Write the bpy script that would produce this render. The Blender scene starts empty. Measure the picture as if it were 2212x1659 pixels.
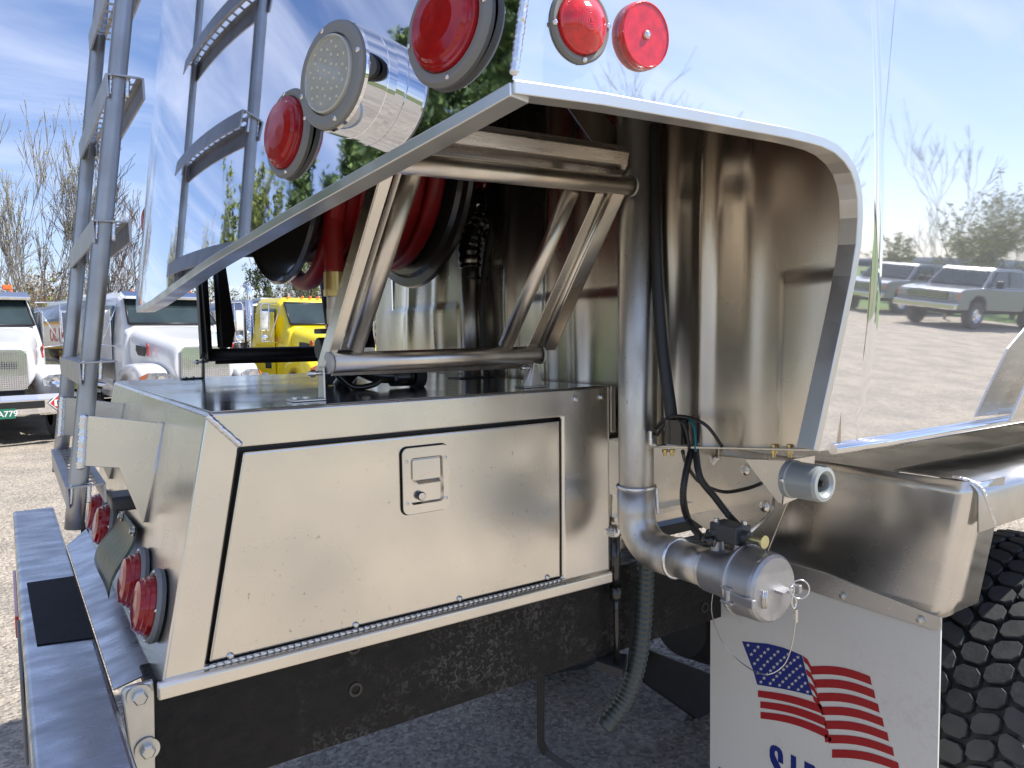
import bpy, math, random
from mathutils import Vector, Matrix, Quaternion
V=Vector; PI=math.pi; rad=math.radians
R=random.Random(7)
S=bpy.context.scene; COL=S.collection
# ---------------------------------------------------------------- camera
FPX=1620.; CX,CY=1106.,829.5          # focal length and centre in picture units (2212 x 1659)
CAM=V((-.268,-1.27,1.6)); yaw=rad(34.2); pit=rad(-3.73); rol=rad(.84)
fw=V((math.sin(yaw)*math.cos(pit),math.cos(yaw)*math.cos(pit),math.sin(pit)))
r0=V((math.cos(yaw),-math.sin(yaw),0)); u0=r0.cross(fw)
rt=r0*math.cos(rol)-u0*math.sin(rol); up=rt.cross(fw)
cd=bpy.data.cameras.new('camera'); cam=bpy.data.objects.new('camera',cd); COL.objects.link(cam)
cd.sensor_width=36; cd.sensor_fit='HORIZONTAL'; cd.lens=FPX/2212*36; cd.clip_start=.02; cd.clip_end=4000
cam.matrix_world=Matrix(((rt.x,up.x,-fw.x,CAM.x),(rt.y,up.y,-fw.y,CAM.y),(rt.z,up.z,-fw.z,CAM.z),(0,0,0,1)))
S.camera=cam
# ---------------------------------------------------------------- sky, sun, exposure
SUN=V((1.25,-.95,2.1)).normalized(); sel=math.asin(SUN.z); saz=math.atan2(SUN.x,SUN.y)
W=bpy.data.worlds.new('World'); S.world=W; W.use_nodes=True; nt=W.node_tree; N=nt.nodes; L=nt.links
N.clear(); wo=N.new('ShaderNodeOutputWorld'); bg=N.new('ShaderNodeBackground'); bg.inputs[1].default_value=.105
sky=N.new('ShaderNodeTexSky'); sky.sky_type='NISHITA'; sky.sun_disc=False; sky.sun_elevation=sel; sky.sun_rotation=saz
sky.air_density=1.0; sky.dust_density=.6; sky.ozone_density=2.5
tc=N.new('ShaderNodeTexCoord'); sp=N.new('ShaderNodeSeparateXYZ'); L.new(tc.outputs['Generated'],sp.inputs[0])
mx=N.new('ShaderNodeMath'); mx.operation='ADD'; mx.inputs[1].default_value=.18; L.new(sp.outputs[2],mx.inputs[0])
dv=N.new('ShaderNodeVectorMath'); dv.operation='DIVIDE'; cb=N.new('ShaderNodeCombineXYZ')
for i in range(3): L.new(mx.outputs[0],cb.inputs[i])
L.new(tc.outputs['Generated'],dv.inputs[0]); L.new(cb.outputs[0],dv.inputs[1])
mp=N.new('ShaderNodeMapping'); mp.inputs['Scale'].default_value=(.55,1.9,.4); mp.inputs['Rotation'].default_value=(0,0,.75); mp.inputs['Location'].default_value=(1.3,.4,0)
L.new(dv.outputs[0],mp.inputs[0])
nz=N.new('ShaderNodeTexNoise'); nz.inputs['Scale'].default_value=1.3; nz.inputs['Detail'].default_value=9; nz.inputs['Roughness'].default_value=.55; nz.inputs['Distortion'].default_value=.5
L.new(mp.outputs[0],nz.inputs[0])
cr=N.new('ShaderNodeValToRGB'); cr.color_ramp.elements[0].position=.42; cr.color_ramp.elements[1].position=.78; cr.color_ramp.elements[1].color=(.62,.62,.62,1)
L.new(nz.outputs[0],cr.inputs[0])
hz=N.new('ShaderNodeMapRange'); hz.inputs[1].default_value=0; hz.inputs[2].default_value=.3; hz.inputs[3].default_value=.55; hz.inputs[4].default_value=0
L.new(sp.outputs[2],hz.inputs[0])
ad=N.new('ShaderNodeMath'); ad.operation='MAXIMUM'; L.new(cr.outputs[0],ad.inputs[0])
hm=N.new('ShaderNodeMath'); hm.operation='MULTIPLY'; L.new(hz.outputs[0],hm.inputs[0]); L.new(nz.outputs[0],hm.inputs[1]); L.new(hm.outputs[0],ad.inputs[1])
mc=N.new('ShaderNodeMixRGB'); mc.inputs[2].default_value=(7.6,7.9,9.2,1); L.new(ad.outputs[0],mc.inputs[0])
tint=N.new('ShaderNodeMixRGB'); tint.blend_type='MULTIPLY'; tint.inputs[0].default_value=1; tint.inputs[2].default_value=(.96,.97,1.14,1)
L.new(sky.outputs[0],tint.inputs[1]); L.new(tint.outputs[0],mc.inputs[1]); L.new(mc.outputs[0],bg.inputs[0]); L.new(bg.outputs[0],wo.inputs[0])
sd=bpy.data.lights.new('sun','SUN'); sd.energy=4.2; sd.angle=rad(.53); sd.color=(1,.955,.88)
so=bpy.data.objects.new('sun',sd); COL.objects.link(so); so.rotation_euler=SUN.to_track_quat('Z','Y').to_euler(); so.location=(5,-5,12)
vs=S.view_settings; vs.view_transform='Standard'; vs.look='None'; vs.gamma=1; vs.exposure=.62; vs.use_curve_mapping=False
S.cycles.max_bounces=10; S.cycles.glossy_bounces=7; S.cycles.diffuse_bounces=4; S.cycles.sample_clamp_indirect=6; S.cycles.caustics_reflective=False
# ---------------------------------------------------------------- helpers
def ray(px,py): return fw+rt*((px-CX)/FPX)-up*((py-CY)/FPX)
def P(px,py,x=None,y=None,z=None):
    d=ray(px,py)
    t=(x-CAM.x)/d.x if x is not None else (y-CAM.y)/d.y if y is not None else (z-CAM.z)/d.z
    return CAM+d*t
def PP(px,py,p,n):
    d=ray(px,py); return CAM+d*((V(p)-CAM).dot(V(n))/d.dot(V(n)))
def depth(p): return (V(p)-CAM).dot(fw)
MATS={}
def mat(name,col,rough=.5,metal=0,noise=0,nscale=8,bump=0,bscale=40,stretch=None,rvar=0,coat=0,spec=None,trans=0,emit=None,col2=None,bdist=.002,ior=None,thr=None,detail=6,speck=0):
    m=bpy.data.materials.new(name); m.use_nodes=True; n=m.node_tree.nodes; l=m.node_tree.links
    b=n['Principled BSDF']; b.inputs['Base Color'].default_value=(*col,1); b.inputs['Roughness'].default_value=rough; b.inputs['Metallic'].default_value=metal
    if coat: b.inputs['Coat Weight'].default_value=coat; b.inputs['Coat Roughness'].default_value=.05
    if spec is not None: b.inputs['Specular IOR Level'].default_value=spec
    if trans: b.inputs['Transmission Weight'].default_value=trans
    if ior: b.inputs['IOR'].default_value=ior
    if emit: b.inputs['Emission Color'].default_value=(*emit[:3],1); b.inputs['Emission Strength'].default_value=emit[3]
    if noise or bump or rvar or col2:
        t=n.new('ShaderNodeTexCoord'); mpn=n.new('ShaderNodeMapping'); l.new(t.outputs['Object'],mpn.inputs[0])
        if stretch: mpn.inputs['Scale'].default_value=stretch
        z=n.new('ShaderNodeTexNoise'); z.inputs['Scale'].default_value=nscale; z.inputs['Detail'].default_value=detail; l.new(mpn.outputs[0],z.inputs[0])
        if noise or col2:
            mr=n.new('ShaderNodeMapRange'); lo,hi=thr or (.35,.65); mr.inputs[1].default_value=lo; mr.inputs[2].default_value=hi; l.new(z.outputs[0],mr.inputs[0])
            mi=n.new('ShaderNodeMixRGB'); c2=col2 or tuple(c*(1-noise) for c in col)
            mi.inputs[1].default_value=(*col,1); mi.inputs[2].default_value=(*c2,1); l.new(mr.outputs[0],mi.inputs[0]); l.new(mi.outputs[0],b.inputs['Base Color'])
        if speck:
            src=b.inputs['Base Color'].links[0].from_socket; z3=n.new('ShaderNodeTexNoise'); z3.inputs['Scale'].default_value=150; z3.inputs['Detail'].default_value=2; l.new(t.outputs['Object'],z3.inputs[0])
            m3=n.new('ShaderNodeMapRange'); m3.inputs[1].default_value=.70; m3.inputs[2].default_value=.75; m3.inputs[3].default_value=1; m3.inputs[4].default_value=1-speck; l.new(z3.outputs[0],m3.inputs[0])
            v3=n.new('ShaderNodeVectorMath'); v3.operation='SCALE'; l.new(src,v3.inputs[0]); l.new(m3.outputs[0],v3.inputs['Scale']); l.new(v3.outputs[0],b.inputs['Base Color'])
        if rvar:
            mr=n.new('ShaderNodeMapRange'); mr.inputs[1].default_value=.3; mr.inputs[2].default_value=.7; mr.inputs[3].default_value=max(.01,rough-rvar); mr.inputs[4].default_value=rough+rvar
            l.new(z.outputs[0],mr.inputs[0]); l.new(mr.outputs[0],b.inputs['Roughness'])
        if bump:
            z2=n.new('ShaderNodeTexNoise'); z2.inputs['Scale'].default_value=bscale; z2.inputs['Detail'].default_value=5; l.new(mpn.outputs[0],z2.inputs[0])
            bu=n.new('ShaderNodeBump'); bu.inputs['Strength'].default_value=bump; bu.inputs['Distance'].default_value=bdist
            l.new(z2.outputs[0],bu.inputs['Height']); l.new(bu.outputs[0],b.inputs['Normal'])
    MATS[name]=m; return m
M=MATS
mat('mirror_side',(.83,.83,.83),.025,.88,nscale=1.2,bump=.03,bscale=3,bdist=.004,rvar=.012)
mat('mirror_rear',(.78,.80,.84),.03,1,bump=.03,bscale=3.5,bdist=.004,nscale=30,rvar=.015)
mat('satin',(.86,.825,.76),.27,1,noise=.14,nscale=6,detail=2,bump=.05,bscale=22,bdist=.002,rvar=.05,thr=(.3,.75))
mat('satin_door',(.87,.835,.76),.26,1,speck=.35,noise=.2,nscale=4.5,detail=2,bump=.04,bscale=9,bdist=.003,rvar=.06,thr=(.3,.75))
mat('satin_dull',(.66,.64,.60),.36,1,noise=.15,nscale=9,bump=.08,bscale=60,rvar=.1)
mat('brushed_long',(.74,.71,.66),.30,1,noise=.12,nscale=10,stretch=(1,8,8),bump=.06,bscale=30,rvar=.08)
mat('tube_al',(.78,.73,.66),.34,1,noise=.12,nscale=12,bump=.06,bscale=40,rvar=.06)
mat('pipe_al',(.68,.655,.61),.42,1,noise=.35,nscale=14,stretch=(1,1,.35),bump=.25,bscale=60,bdist=.0015,rvar=.12,speck=.4)
mat('cast_al',(.52,.52,.53),.48,1,noise=.15,nscale=20,bump=.25,bscale=160,bdist=.001)
mat('ladder_al',(.47,.48,.49),.42,1,noise=.18,nscale=12,bump=.12,bscale=60,rvar=.08)
mat('weld',(.80,.81,.84),.26,1,bump=.3,bscale=200,bdist=.001)
mat('lid',(.76,.77,.80),.15,1,noise=.15,nscale=6,bump=.05,bscale=7,rvar=.06,bdist=.003)
mat('inner',(.86,.78,.67),.28,1,detail=3,noise=.45,nscale=3.2,stretch=(1,1.6,.55),bump=.10,bscale=7,bdist=.006,rvar=.07,thr=(.35,.75))
mat('trim',(.74,.74,.72),.36,1,noise=.1,nscale=14,detail=2,bump=.06,bscale=50,rvar=.08)
mat('galv',(.57,.595,.64),.30,1,noise=.28,nscale=11,stretch=(1,2.2,1),bump=.12,bscale=40,rvar=.1)
mat('chrome',(.85,.86,.88),.035,1,bump=.02,bscale=9,nscale=5,rvar=.01)
mat('fender_al',(.78,.76,.72),.27,1,noise=.15,nscale=5,bump=.05,bscale=25,rvar=.08)
mat('zinc',(.72,.72,.68),.38,1,noise=.12,nscale=20)
mat('steel_bolt',(.75,.74,.72),.22,1)
mat('brass',(.72,.55,.25),.3,1,noise=.15,nscale=30)
mat('yellow_knob',(.70,.66,.36),.35,1)
mat('red_lens',(.40,.006,.010),.12,0,coat=.25,nscale=60,bump=.15,bscale=90,noise=.2)
mat('red_bright',(.80,.012,.015),.16,0,coat=1,noise=.3,nscale=90,bump=.4,bscale=220,bdist=.001)
mat('grey_rubber',(.23,.235,.23),.55,0,bump=.05,bscale=90)
mat('clear_lens',(.46,.465,.42),.12,0,coat=1,noise=.08,nscale=60)
mat('led',(.66,.64,.50),.3)
mat('black_plastic',(.018,.018,.019),.38,0,bump=.06,bscale=80)
mat('black_gloss',(.014,.014,.015),.2,0,coat=.5)
mat('black_frame',(.010,.009,.008),.55,0,spec=.3,col2=(.085,.08,.07),nscale=26,stretch=(1,1,1.6),thr=(.57,.72),bump=.7,bscale=55,bdist=.006,detail=10,rvar=.12)
mat('black_steel_and_shade',(.02,.02,.02),.5,0,bump=.2,bscale=60)  # black steel below; on the far hose guide the black is painted shade
mat('grip_pad',(.014,.016,.021),.85,0,bump=.9,bscale=700,bdist=.001,noise=.3,nscale=40)
mat('rubber',(.072,.074,.074),.62,0,noise=.3,nscale=25,bump=.35,bscale=110,bdist=.002)
mat('red_hose',(.46,.02,.022),.42,0,noise=.35,nscale=12,bump=.1,bscale=60)
mat('reel_black',(.045,.045,.042),.28,0,coat=.4,noise=.2)
mat('red_paint',(.45,.01,.015),.2,0,coat=1)
mat('clear_hose',(.05,.062,.055),.35,0,coat=.2)
mat('flap_white',(.74,.74,.70),.42,0,noise=.05,nscale=3,bump=.03,bscale=12)
mat('flag_red',(.38,.012,.016),.4); mat('flag_blue',(.008,.022,.20),.4); mat('flag_white',(.66,.66,.62),.4)
mat('plate_green',(.055,.085,.065),.32,.35,noise=.35,nscale=30,bump=.4,bscale=70,bdist=.003)
mat('grey_paint',(.30,.33,.33),.3,0,coat=.3)
mat('fixture_grey',(.38,.41,.40),.34,.2,coat=.3)
mat('valve_grey',(.075,.08,.085),.42,.3,bump=.1,bscale=90)
mat('teal_wire',(.0,.16,.20),.4)
mat('nylon',(.62,.62,.60),.5)
mat('decal_red',(.55,.03,.03),.4); mat('decal_yellow',(.75,.45,.04),.4)
mat('white_paint',(.72,.73,.735),.22,0,coat=.8,noise=.04,nscale=2)
mat('yellow_paint',(.88,.70,.015),.25,0,coat=.8,noise=.05,nscale=2)
mat('glass_dark',(.03,.05,.05),.06,0,spec=.8,noise=.5,nscale=1.5)
mat('tank_bg',(.50,.51,.53),.28,1,noise=.15,nscale=3,rvar=.08)
mat('amber',(.75,.16,.01),.2,0,coat=1)
mat('headlamp',(.55,.57,.6),.1,.5,coat=1,noise=.5,nscale=14)
mat('under_dark',(.03,.03,.032),.7,0,noise=.3)
mat('sign_white',(.75,.75,.73),.4); mat('sign_red',(.6,.03,.04),.4); mat('sign_black',(.02,.02,.02),.4); mat('plate_vt',(.02,.17,.10),.4)
mat('pick_silver',(.24,.26,.29),.3,.5,coat=.8)
mat('bark',(.17,.145,.12),.9,0,noise=.4,nscale=9); mat('bark_grey',(.36,.33,.285),.9,0,noise=.3,nscale=9); mat('bark_red',(.27,.17,.14),.9,0,noise=.3)
mat('bark_white',(.40,.38,.33),.8,0,noise=.5,nscale=20)
mat('bud',(.30,.28,.09),.8); mat('leaf_spring',(.20,.25,.05),.7,0,noise=.4,nscale=3); mat('leaf_brown',(.19,.135,.075),.85,0,noise=.4,nscale=2)
mat('leaf_pale',(.42,.44,.20),.8,0,noise=.3,nscale=3)
mat('pine_leaf',(.07,.13,.045),.75,0,noise=.5,nscale=1.2); mat('pine_leaf2',(.17,.26,.075),.75,0,noise=.4,nscale=1.2)
mat('stone',(.33,.305,.275),.9,0,noise=.35,nscale=2)

def grime(name,base,col,big,fine,th=(.50,.62)):
    n=M[name].node_tree.nodes; l=M[name].node_tree.links; b=n['Principled BSDF']; t=n.new('ShaderNodeTexCoord'); f=[]
    for sc_,lo,hi,dt in((big,.46,.64,3),(fine,th[0],th[1],8)):
        z=n.new('ShaderNodeTexNoise'); z.inputs['Scale'].default_value=sc_; z.inputs['Detail'].default_value=dt; z.inputs['Distortion'].default_value=1.2; l.new(t.outputs['Object'],z.inputs[0])
        m=n.new('ShaderNodeMapRange'); m.inputs[1].default_value=lo; m.inputs[2].default_value=hi; l.new(z.outputs[0],m.inputs[0]); f.append(m)
    q=n.new('ShaderNodeMath'); q.operation='MULTIPLY'; l.new(f[0].outputs[0],q.inputs[0]); l.new(f[1].outputs[0],q.inputs[1])
    x=n.new('ShaderNodeMixRGB'); x.inputs[1].default_value=(*base,1); x.inputs[2].default_value=(*col,1); l.new(q.outputs[0],x.inputs[0]); l.new(x.outputs[0],b.inputs['Base Color'])
grime('black_frame',(.012,.011,.010),(.085,.08,.072),4.5,85)
grime('flap_white',(.74,.74,.70),(.69,.685,.645),3,60)
class MB:
    def __init__(s): s.v=[]; s.f=[]; s.sm=[]; s.mi=[]; s.m=0
    def add(s,vs,fs,smooth=False):
        o=len(s.v); s.v+= [V(a) for a in vs]; s.f+= [tuple(i+o for i in f) for f in fs]; s.sm+=[smooth]*len(fs); s.mi+=[s.m]*len(fs); return s
    def box(s,c,d,ax=None):
        c=V(c); X,Y,Z=ax or (V((1,0,0)),V((0,1,0)),V((0,0,1)))
        X,Y,Z=V(X)*d[0]/2,V(Y)*d[1]/2,V(Z)*d[2]/2
        vs=[c+X*i+Y*j+Z*k for k in(-1,1) for j in(-1,1) for i in(-1,1)]
        return s.add(vs,[(0,2,3,1),(4,5,7,6),(0,1,5,4),(2,6,7,3),(0,4,6,2),(1,3,7,5)])
    def prism(s,poly,ext,smooth=False):
        poly=[V(p) for p in poly]; e=V(ext); n=len(poly)
        nn=sum(((poly[i]-poly[0]).cross(poly[(i+1)%n]-poly[0]) for i in range(n)),V())
        if nn.dot(e)>0: poly=poly[::-1]
        s.add(poly+[p+e for p in poly],[tuple(range(n)),tuple(range(2*n-1,n-1,-1))])
        o=len(s.v)-2*n
        for i in range(n):
            j=(i+1)%n; s.f.append((o+j,o+i,o+n+i,o+n+j)); s.sm.append(smooth); s.mi.append(s.m)
        return s
    def tube(s,pts,r,seg=14,caps=True,up_=None):
        pts=[V(p) for p in pts]; n=len(pts); rr=r if hasattr(r,'__len__') else [r]*n
        t0=(pts[1]-pts[0]).normalized(); a=V((0,0,1)) if abs(t0.z)<.9 else V((1,0,0)); u=t0.cross(a).normalized(); vs=[]
        for i,p in enumerate(pts):
            t=((pts[min(i+1,n-1)]-p).normalized()+(p-pts[max(i-1,0)]).normalized())
            t=t.normalized() if t.length>1e-9 else t0
            u=(u-t*u.dot(t)).normalized(); w=t.cross(u)
            vs+=[p+(u*math.cos(2*PI*k/seg)+w*math.sin(2*PI*k/seg))*rr[i] for k in range(seg)]
        fs=[(i*seg+k,i*seg+(k+1)%seg,(i+1)*seg+(k+1)%seg,(i+1)*seg+k) for i in range(n-1) for k in range(seg)]
        s.add(vs,fs,True)
        if caps:
            o=len(s.v)-n*seg
            s.f.append(tuple(o+k for k in range(seg-1,-1,-1))); s.f.append(tuple(o+(n-1)*seg+k for k in range(seg))); s.sm+=[False]*2; s.mi+=[s.m]*2
        return s
    def lathe(s,p,d,prof,seg=32,smooth=True,sharp=True):
        p=V(p); d=V(d).normalized(); a=V((0,0,1)) if abs(d.z)<.9 else V((1,0,0)); u=d.cross(a).normalized(); w=d.cross(u)
        # duplicated rings keep profile corners crisp
        for i in range(len(prof)-1):
            (h0,r0_),(h1,r1)=prof[i],prof[i+1]; vs=[]
            for h,r in((h0,r0_),(h1,r1)): vs+=[p+d*h+(u*math.cos(2*PI*k/seg)+w*math.sin(2*PI*k/seg))*max(r,1e-5) for k in range(seg)]
            s.add(vs,[(k,seg+k,seg+(k+1)%seg,(k+1)%seg)[::-1] for k in range(seg)],smooth)
        return s
    def loft(s,secs,smooth=False,closed=True,caps=True):
        n=len(secs[0]); o=len(s.v)
        for q in secs: s.v+=[V(a) for a in q]
        for i in range(len(secs)-1):
            for k in range(n if closed else n-1):
                s.f.append((o+i*n+k,o+i*n+(k+1)%n,o+(i+1)*n+(k+1)%n,o+(i+1)*n+k)); s.sm.append(smooth); s.mi.append(s.m)
        if caps and closed:
            s.f.append(tuple(o+k for k in range(n-1,-1,-1))); s.f.append(tuple(o+(len(secs)-1)*n+k for k in range(n))); s.sm+=[False]*2; s.mi+=[s.m]*2
        return s
    def ball(s,c,r,seg=12,ring=8,sc=(1,1,1)):
        c=V(c); vs=[]; 
        for i in range(ring+1):
            a=PI*i/ring
            vs+=[c+V((math.sin(a)*math.cos(2*PI*k/seg)*sc[0],math.sin(a)*math.sin(2*PI*k/seg)*sc[1],math.cos(a)*sc[2]))*r for k in range(seg)]
        return s.add(vs,[(i*seg+k,(i+1)*seg+k,(i+1)*seg+(k+1)%seg,i*seg+(k+1)%seg) for i in range(ring) for k in range(seg)],True)
    def bead(s,p0,p1,r=.004,pitch=.004):
        p0=V(p0);p1=V(p1);n=max(4,int((p1-p0).length/pitch)); pts=[];rr=[]
        for i in range(n*2+1):
            pts.append(p0.lerp(p1,i/(2*n))+V([R.uniform(-1,1)*r*.06 for _ in range(3)])); rr.append(r*(1.0 if i%2 else .8)*R.uniform(.92,1.08))
        return s.tube(pts,rr,10)
    def build(s,name,m,parent=None,bev=0,off=None,seg=2,normals=True,merge=False):
        off=off if off is not None else (V(parent['_o']) if parent is not None and '_o' in parent else V((0,0,0)))
        me=bpy.data.meshes.new(name); me.from_pydata([tuple(a-off) for a in s.v],[],s.f); 
        for mm in (m if isinstance(m,(list,tuple)) else [m]): me.materials.append(M[mm])
        me.polygons.foreach_set('use_smooth',s.sm); me.polygons.foreach_set('material_index',s.mi); me.update()
        o=bpy.data.objects.new(name,me); COL.objects.link(o)
        if parent is not None: o.parent=parent; o['_o']=tuple(off)
        if bev:
            b=o.modifiers.new('bevel','BEVEL'); b.width=bev; b.segments=seg; b.limit_method='ANGLE'; b.angle_limit=rad(35); b.harden_normals=False
        return o
def tag(o,label,cat,group=None,kind=None):
    if label: o['label']=label
    if cat: o['category']=cat
    if group: o['group']=group
    if kind: o['kind']=kind
    return o
def thing(name,label,cat,loc=(0,0,0),group=None,rz=0,sc=1,local=False):
    o=bpy.data.objects.new(name,None); COL.objects.link(o); o.location=loc; o.rotation_euler=(0,0,rz); o.scale=(sc,sc,sc); o.empty_display_size=.2
    o['_o']=(0.,0.,0.) if local else tuple(float(a) for a in loc); return tag(o,label,cat,group)
def struct(name,mb,m):
    o=mb.build(name,m,off=V((0,0,0))); o['kind']='structure'; return o
def text_mesh(name,body,size,m,parent,mtx,ext=.0006,shear=0):
    c=bpy.data.curves.new('t','FONT'); c.body=body; c.size=size; c.extrude=ext; c.shear=shear; c.align_x='CENTER'; c.align_y='CENTER'; c.offset=size*.018; c.resolution_u=4
    t=bpy.data.objects.new('t',c); COL.objects.link(t); dg=bpy.context.evaluated_depsgraph_get(); me=bpy.data.meshes.new_from_object(t.evaluated_get(dg)); 
    bpy.data.objects.remove(t); me.name=name; me.materials.clear(); me.materials.append(M[m]); off=V(parent['_o'])
    me.transform(Matrix.Translation(-off)@mtx); o=bpy.data.objects.new(name,me); COL.objects.link(o); o.parent=parent; o['_o']=tuple(off); return o
def basis(o,x,y):
    x=V(x).normalized(); y=V(y).normalized(); z=x.cross(y).normalized(); o=V(o)
    return Matrix(((x.x,y.x,z.x,o.x),(x.y,y.y,z.y,o.y),(x.z,y.z,z.z,o.z),(0,0,0,1)))
def arc(c,a,b,a0,a1,n):   # points on an arc in the plane spanned by a, b
    return [V(c)+V(a)*math.cos(a0+(a1-a0)*i/n)+V(b)*math.sin(a0+(a1-a0)*i/n) for i in range(n+1)]
def smooth_path(pts,n=8):
    pts=[V(p) for p in pts]; out=[]
    for i in range(len(pts)-1):
        a=pts[max(i-1,0)];b=pts[i];c=pts[i+1];d=pts[min(i+2,len(pts)-1)]
        for k in range(n):
            t=k/n; out.append(.5*((2*b)+(c-a)*t+(2*a-5*b+4*c-d)*t*t+(3*b-a-3*c+d)*t**3))
    return out+[pts[-1]]
# ================================================================ TANKER TRUCK (the near one)
T=thing('tanker_truck','polished aluminium tanker truck close by, its open hose compartment and tool box towards us','tanker truck',(2.2,.6,0))
X_,Y_,Z_=V((1,0,0)),V((0,1,0)),V((0,0,1))
TLT=.076
def ys(z): return -.54-TLT*(z-1.4)
_d=ray(1107,172); _n=V((0,1,TLT)); _s=CAM+_d*((V((0,-.54,1.4))-CAM).dot(_n)/_d.dot(_n))
LEAN=.12
KX=(_s.x-.055-LEAN*(_s.z-1.9))/(_s.y-.62)**2
def rearx(y,z): return .055+KX*(y-.62)**2+LEAN*(z-1.9)
def on_rear(px,py,off=0):
    d=ray(px,py); lo,hi=.3,6.
    f=lambda t:(lambda p:p.x-rearx(p.y,p.z)+off)(CAM+d*t)
    # march to the first crossing
    t=.3; 
    while f(t)<0 and t<6: t+=.01
    a,b=t-.01,t
    for _ in range(30):
        m=(a+b)/2
        if f(m)<0: a=m
        else: b=m
    return CAM+d*b
def rear_n(y): return V((-1,2*KX*(y-.62),.09)).normalized()
# --- rear face
edge=[on_rear(*p) for p in [(1112,172),(1000,238),(900,295),(800,352),(700,410),(620,456),(540,505),(450,560),(400,596),(360,626),(330,648),(305,662)]]
edge=[(p.y,p.z) for p in edge if p.y<1.25]
ZTOP=3.0
def ze(y):
    if y<=edge[0][0]: return edge[0][1]
    for (a,za),(b,zb) in zip(edge,edge[1:]):
        if y<=b: return za+(zb-za)*(y-a)/(b-a)
    a,za=edge[-1]; return za+.004+(5*(y-1.0)**2 if y>1.0 else 0)
YC=1.12; RC=.10
def plan(z,off=0):
    ps=[]; n=46; y0=ys(z)
    for i in range(n+1):
        y=y0+(YC-y0)*i/n; nn=rear_n(y); ps.append((rearx(y,z)-nn.x*off,y-nn.y*off))
    # corner arc turning to the far side
    sl=2*KX*(YC-.62); a0=math.atan2(1,sl); c=V((rearx(YC,z),YC,0))+V((math.sin(a0),-math.cos(a0),0))*RC if False else None
    t=V((sl,1,0)).normalized(); nrm=V((1,-sl,0)).normalized(); cc=V((rearx(YC,z),YC,0))+nrm*RC
    a=math.atan2(-nrm.y,-nrm.x)   # from centre to start
    for i in range(1,13):
        b=a-(a-PI/2)*i/12; ps.append((cc.x+math.cos(b)*(RC-off),cc.y+math.sin(b)*(RC-off)))
    return ps
NP=len(plan(2.0))
def plan_z(i):  # bottom edge height along the plan
    x,y=plan(1.8)[i]
    return ze(y) if i<47 else ze(YC)+(i-46)*.006
rows=26; b=MB(); grid=[]
for j in range(rows+1):
    row=[]
    for i in range(NP):
        z0=plan_z(i); z=z0+(ZTOP-z0)*j/rows; x,y=plan(z)[i]; row.append(V((x,y,z)))
    grid.append(row)
vs=[p for r_ in grid for p in r_]
b.add(vs,[(j*NP+i,j*NP+i+1,(j+1)*NP+i+1,(j+1)*NP+i)[::-1] for j in range(rows) for i in range(NP-1)],True)
rear=b.build('rear_panel','mirror_rear',T)
# inner skin
b=MB(); vs=[]
for j in (0,1):
    for i in range(NP):
        z=plan_z(i)+.002 if j==0 else ZTOP; x,y=plan(z,.012)[i]; vs.append((x,y,z))
b.add(vs,[(i,i+1,NP+i+1,NP+i) for i in range(NP-1)],True); b.build('rear_inner_skin','inner',T)
# --- side face with the opening
seam0=V((rearx(ys(edge[0][1]),edge[0][1]),0,edge[0][1]))
def sideP(px,py):
    d=ray(px,py); n=V((0,1,TLT)); p0=V((0,-.54,1.4)); return CAM+d*((p0-CAM).dot(n)/d.dot(n))
sA=sideP(1107,172); sA.x=rearx(ys(sA.z),sA.z)
op=[sA,sideP(1300,200),sideP(1500,237),sideP(1700,276)]
cv=[(1745,287),(1775,296),(1803,310),(1827,332),(1844,358),(1854,388),(1860,425),(1861,470),(1857,530),(1846,600),(1826,700),(1800,820),(1766,975)]
op+= [sideP(*p) for p in cv]
XC=.943
poly=op+[V((XC,ys(1.4),op[-1].z)),V((XC,ys(ZTOP),ZTOP)),V((rearx(ys(ZTOP),ZTOP),ys(ZTOP),ZTOP))]
poly+= [V((rearx(ys(z),z),ys(z),z)) for z in (2.7,2.4,2.15)]
b=MB(); b.add(poly,[tuple(range(len(poly)))[::-1]])
# inner copy of the skin 12 mm inside
b.add([p+V((0.004,.012,0)) for p in poly],[tuple(range(len(poly)))])
b.build('side_panel','mirror_side',T)
# --- trim round the opening
def strip_secs(pts,inn,out,w,t0,t1):
    secs=[]
    for i,p in enumerate(pts):
        secs.append([p+out[i]*t0,p+out[i]*t0+inn[i]*w,p-out[i]*t1+inn[i]*w,p-out[i]*t1])
    return secs
sn=V((0,-1,-TLT)).normalized()
inn=[]
for i,p in enumerate(op):
    t=(op[min(i+1,len(op)-1)]-op[max(i-1,0)]).normalized(); n=t.cross(sn); 
    if n.z>0 and i<8: n=-n
    if i>=8 and n.x>0: n=-n
    inn.append(n.normalized())
b=MB(); b.loft(strip_secs(op,inn,[sn]*len(op),.0155,.0035,.030)); b.build('opening_trim','trim',T,bev=.0015)
rp=[];ro=[]
for i in range(NP-2):
    z=plan_z(i); x,y=plan(z)[i]; rp.append(V((x,y,z))); 
for i in range(len(rp)):
    t=(rp[min(i+1,len(rp)-1)]-rp[max(i-1,0)]); t.z=0; t.normalize(); ro.append(V((-t.y,t.x,0)) if t.y>0 or True else t)
ro=[V((-1*abs(t.x) if i<47 else t.x,t.y,0)).normalized() for i,t in enumerate(ro)]
b=MB(); b.loft(strip_secs(rp,[V((0,0,-1))]*len(rp),ro,.0155,.0035,.030),smooth=False); b.build('opening_trim','trim',T,bev=.0015)
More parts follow.
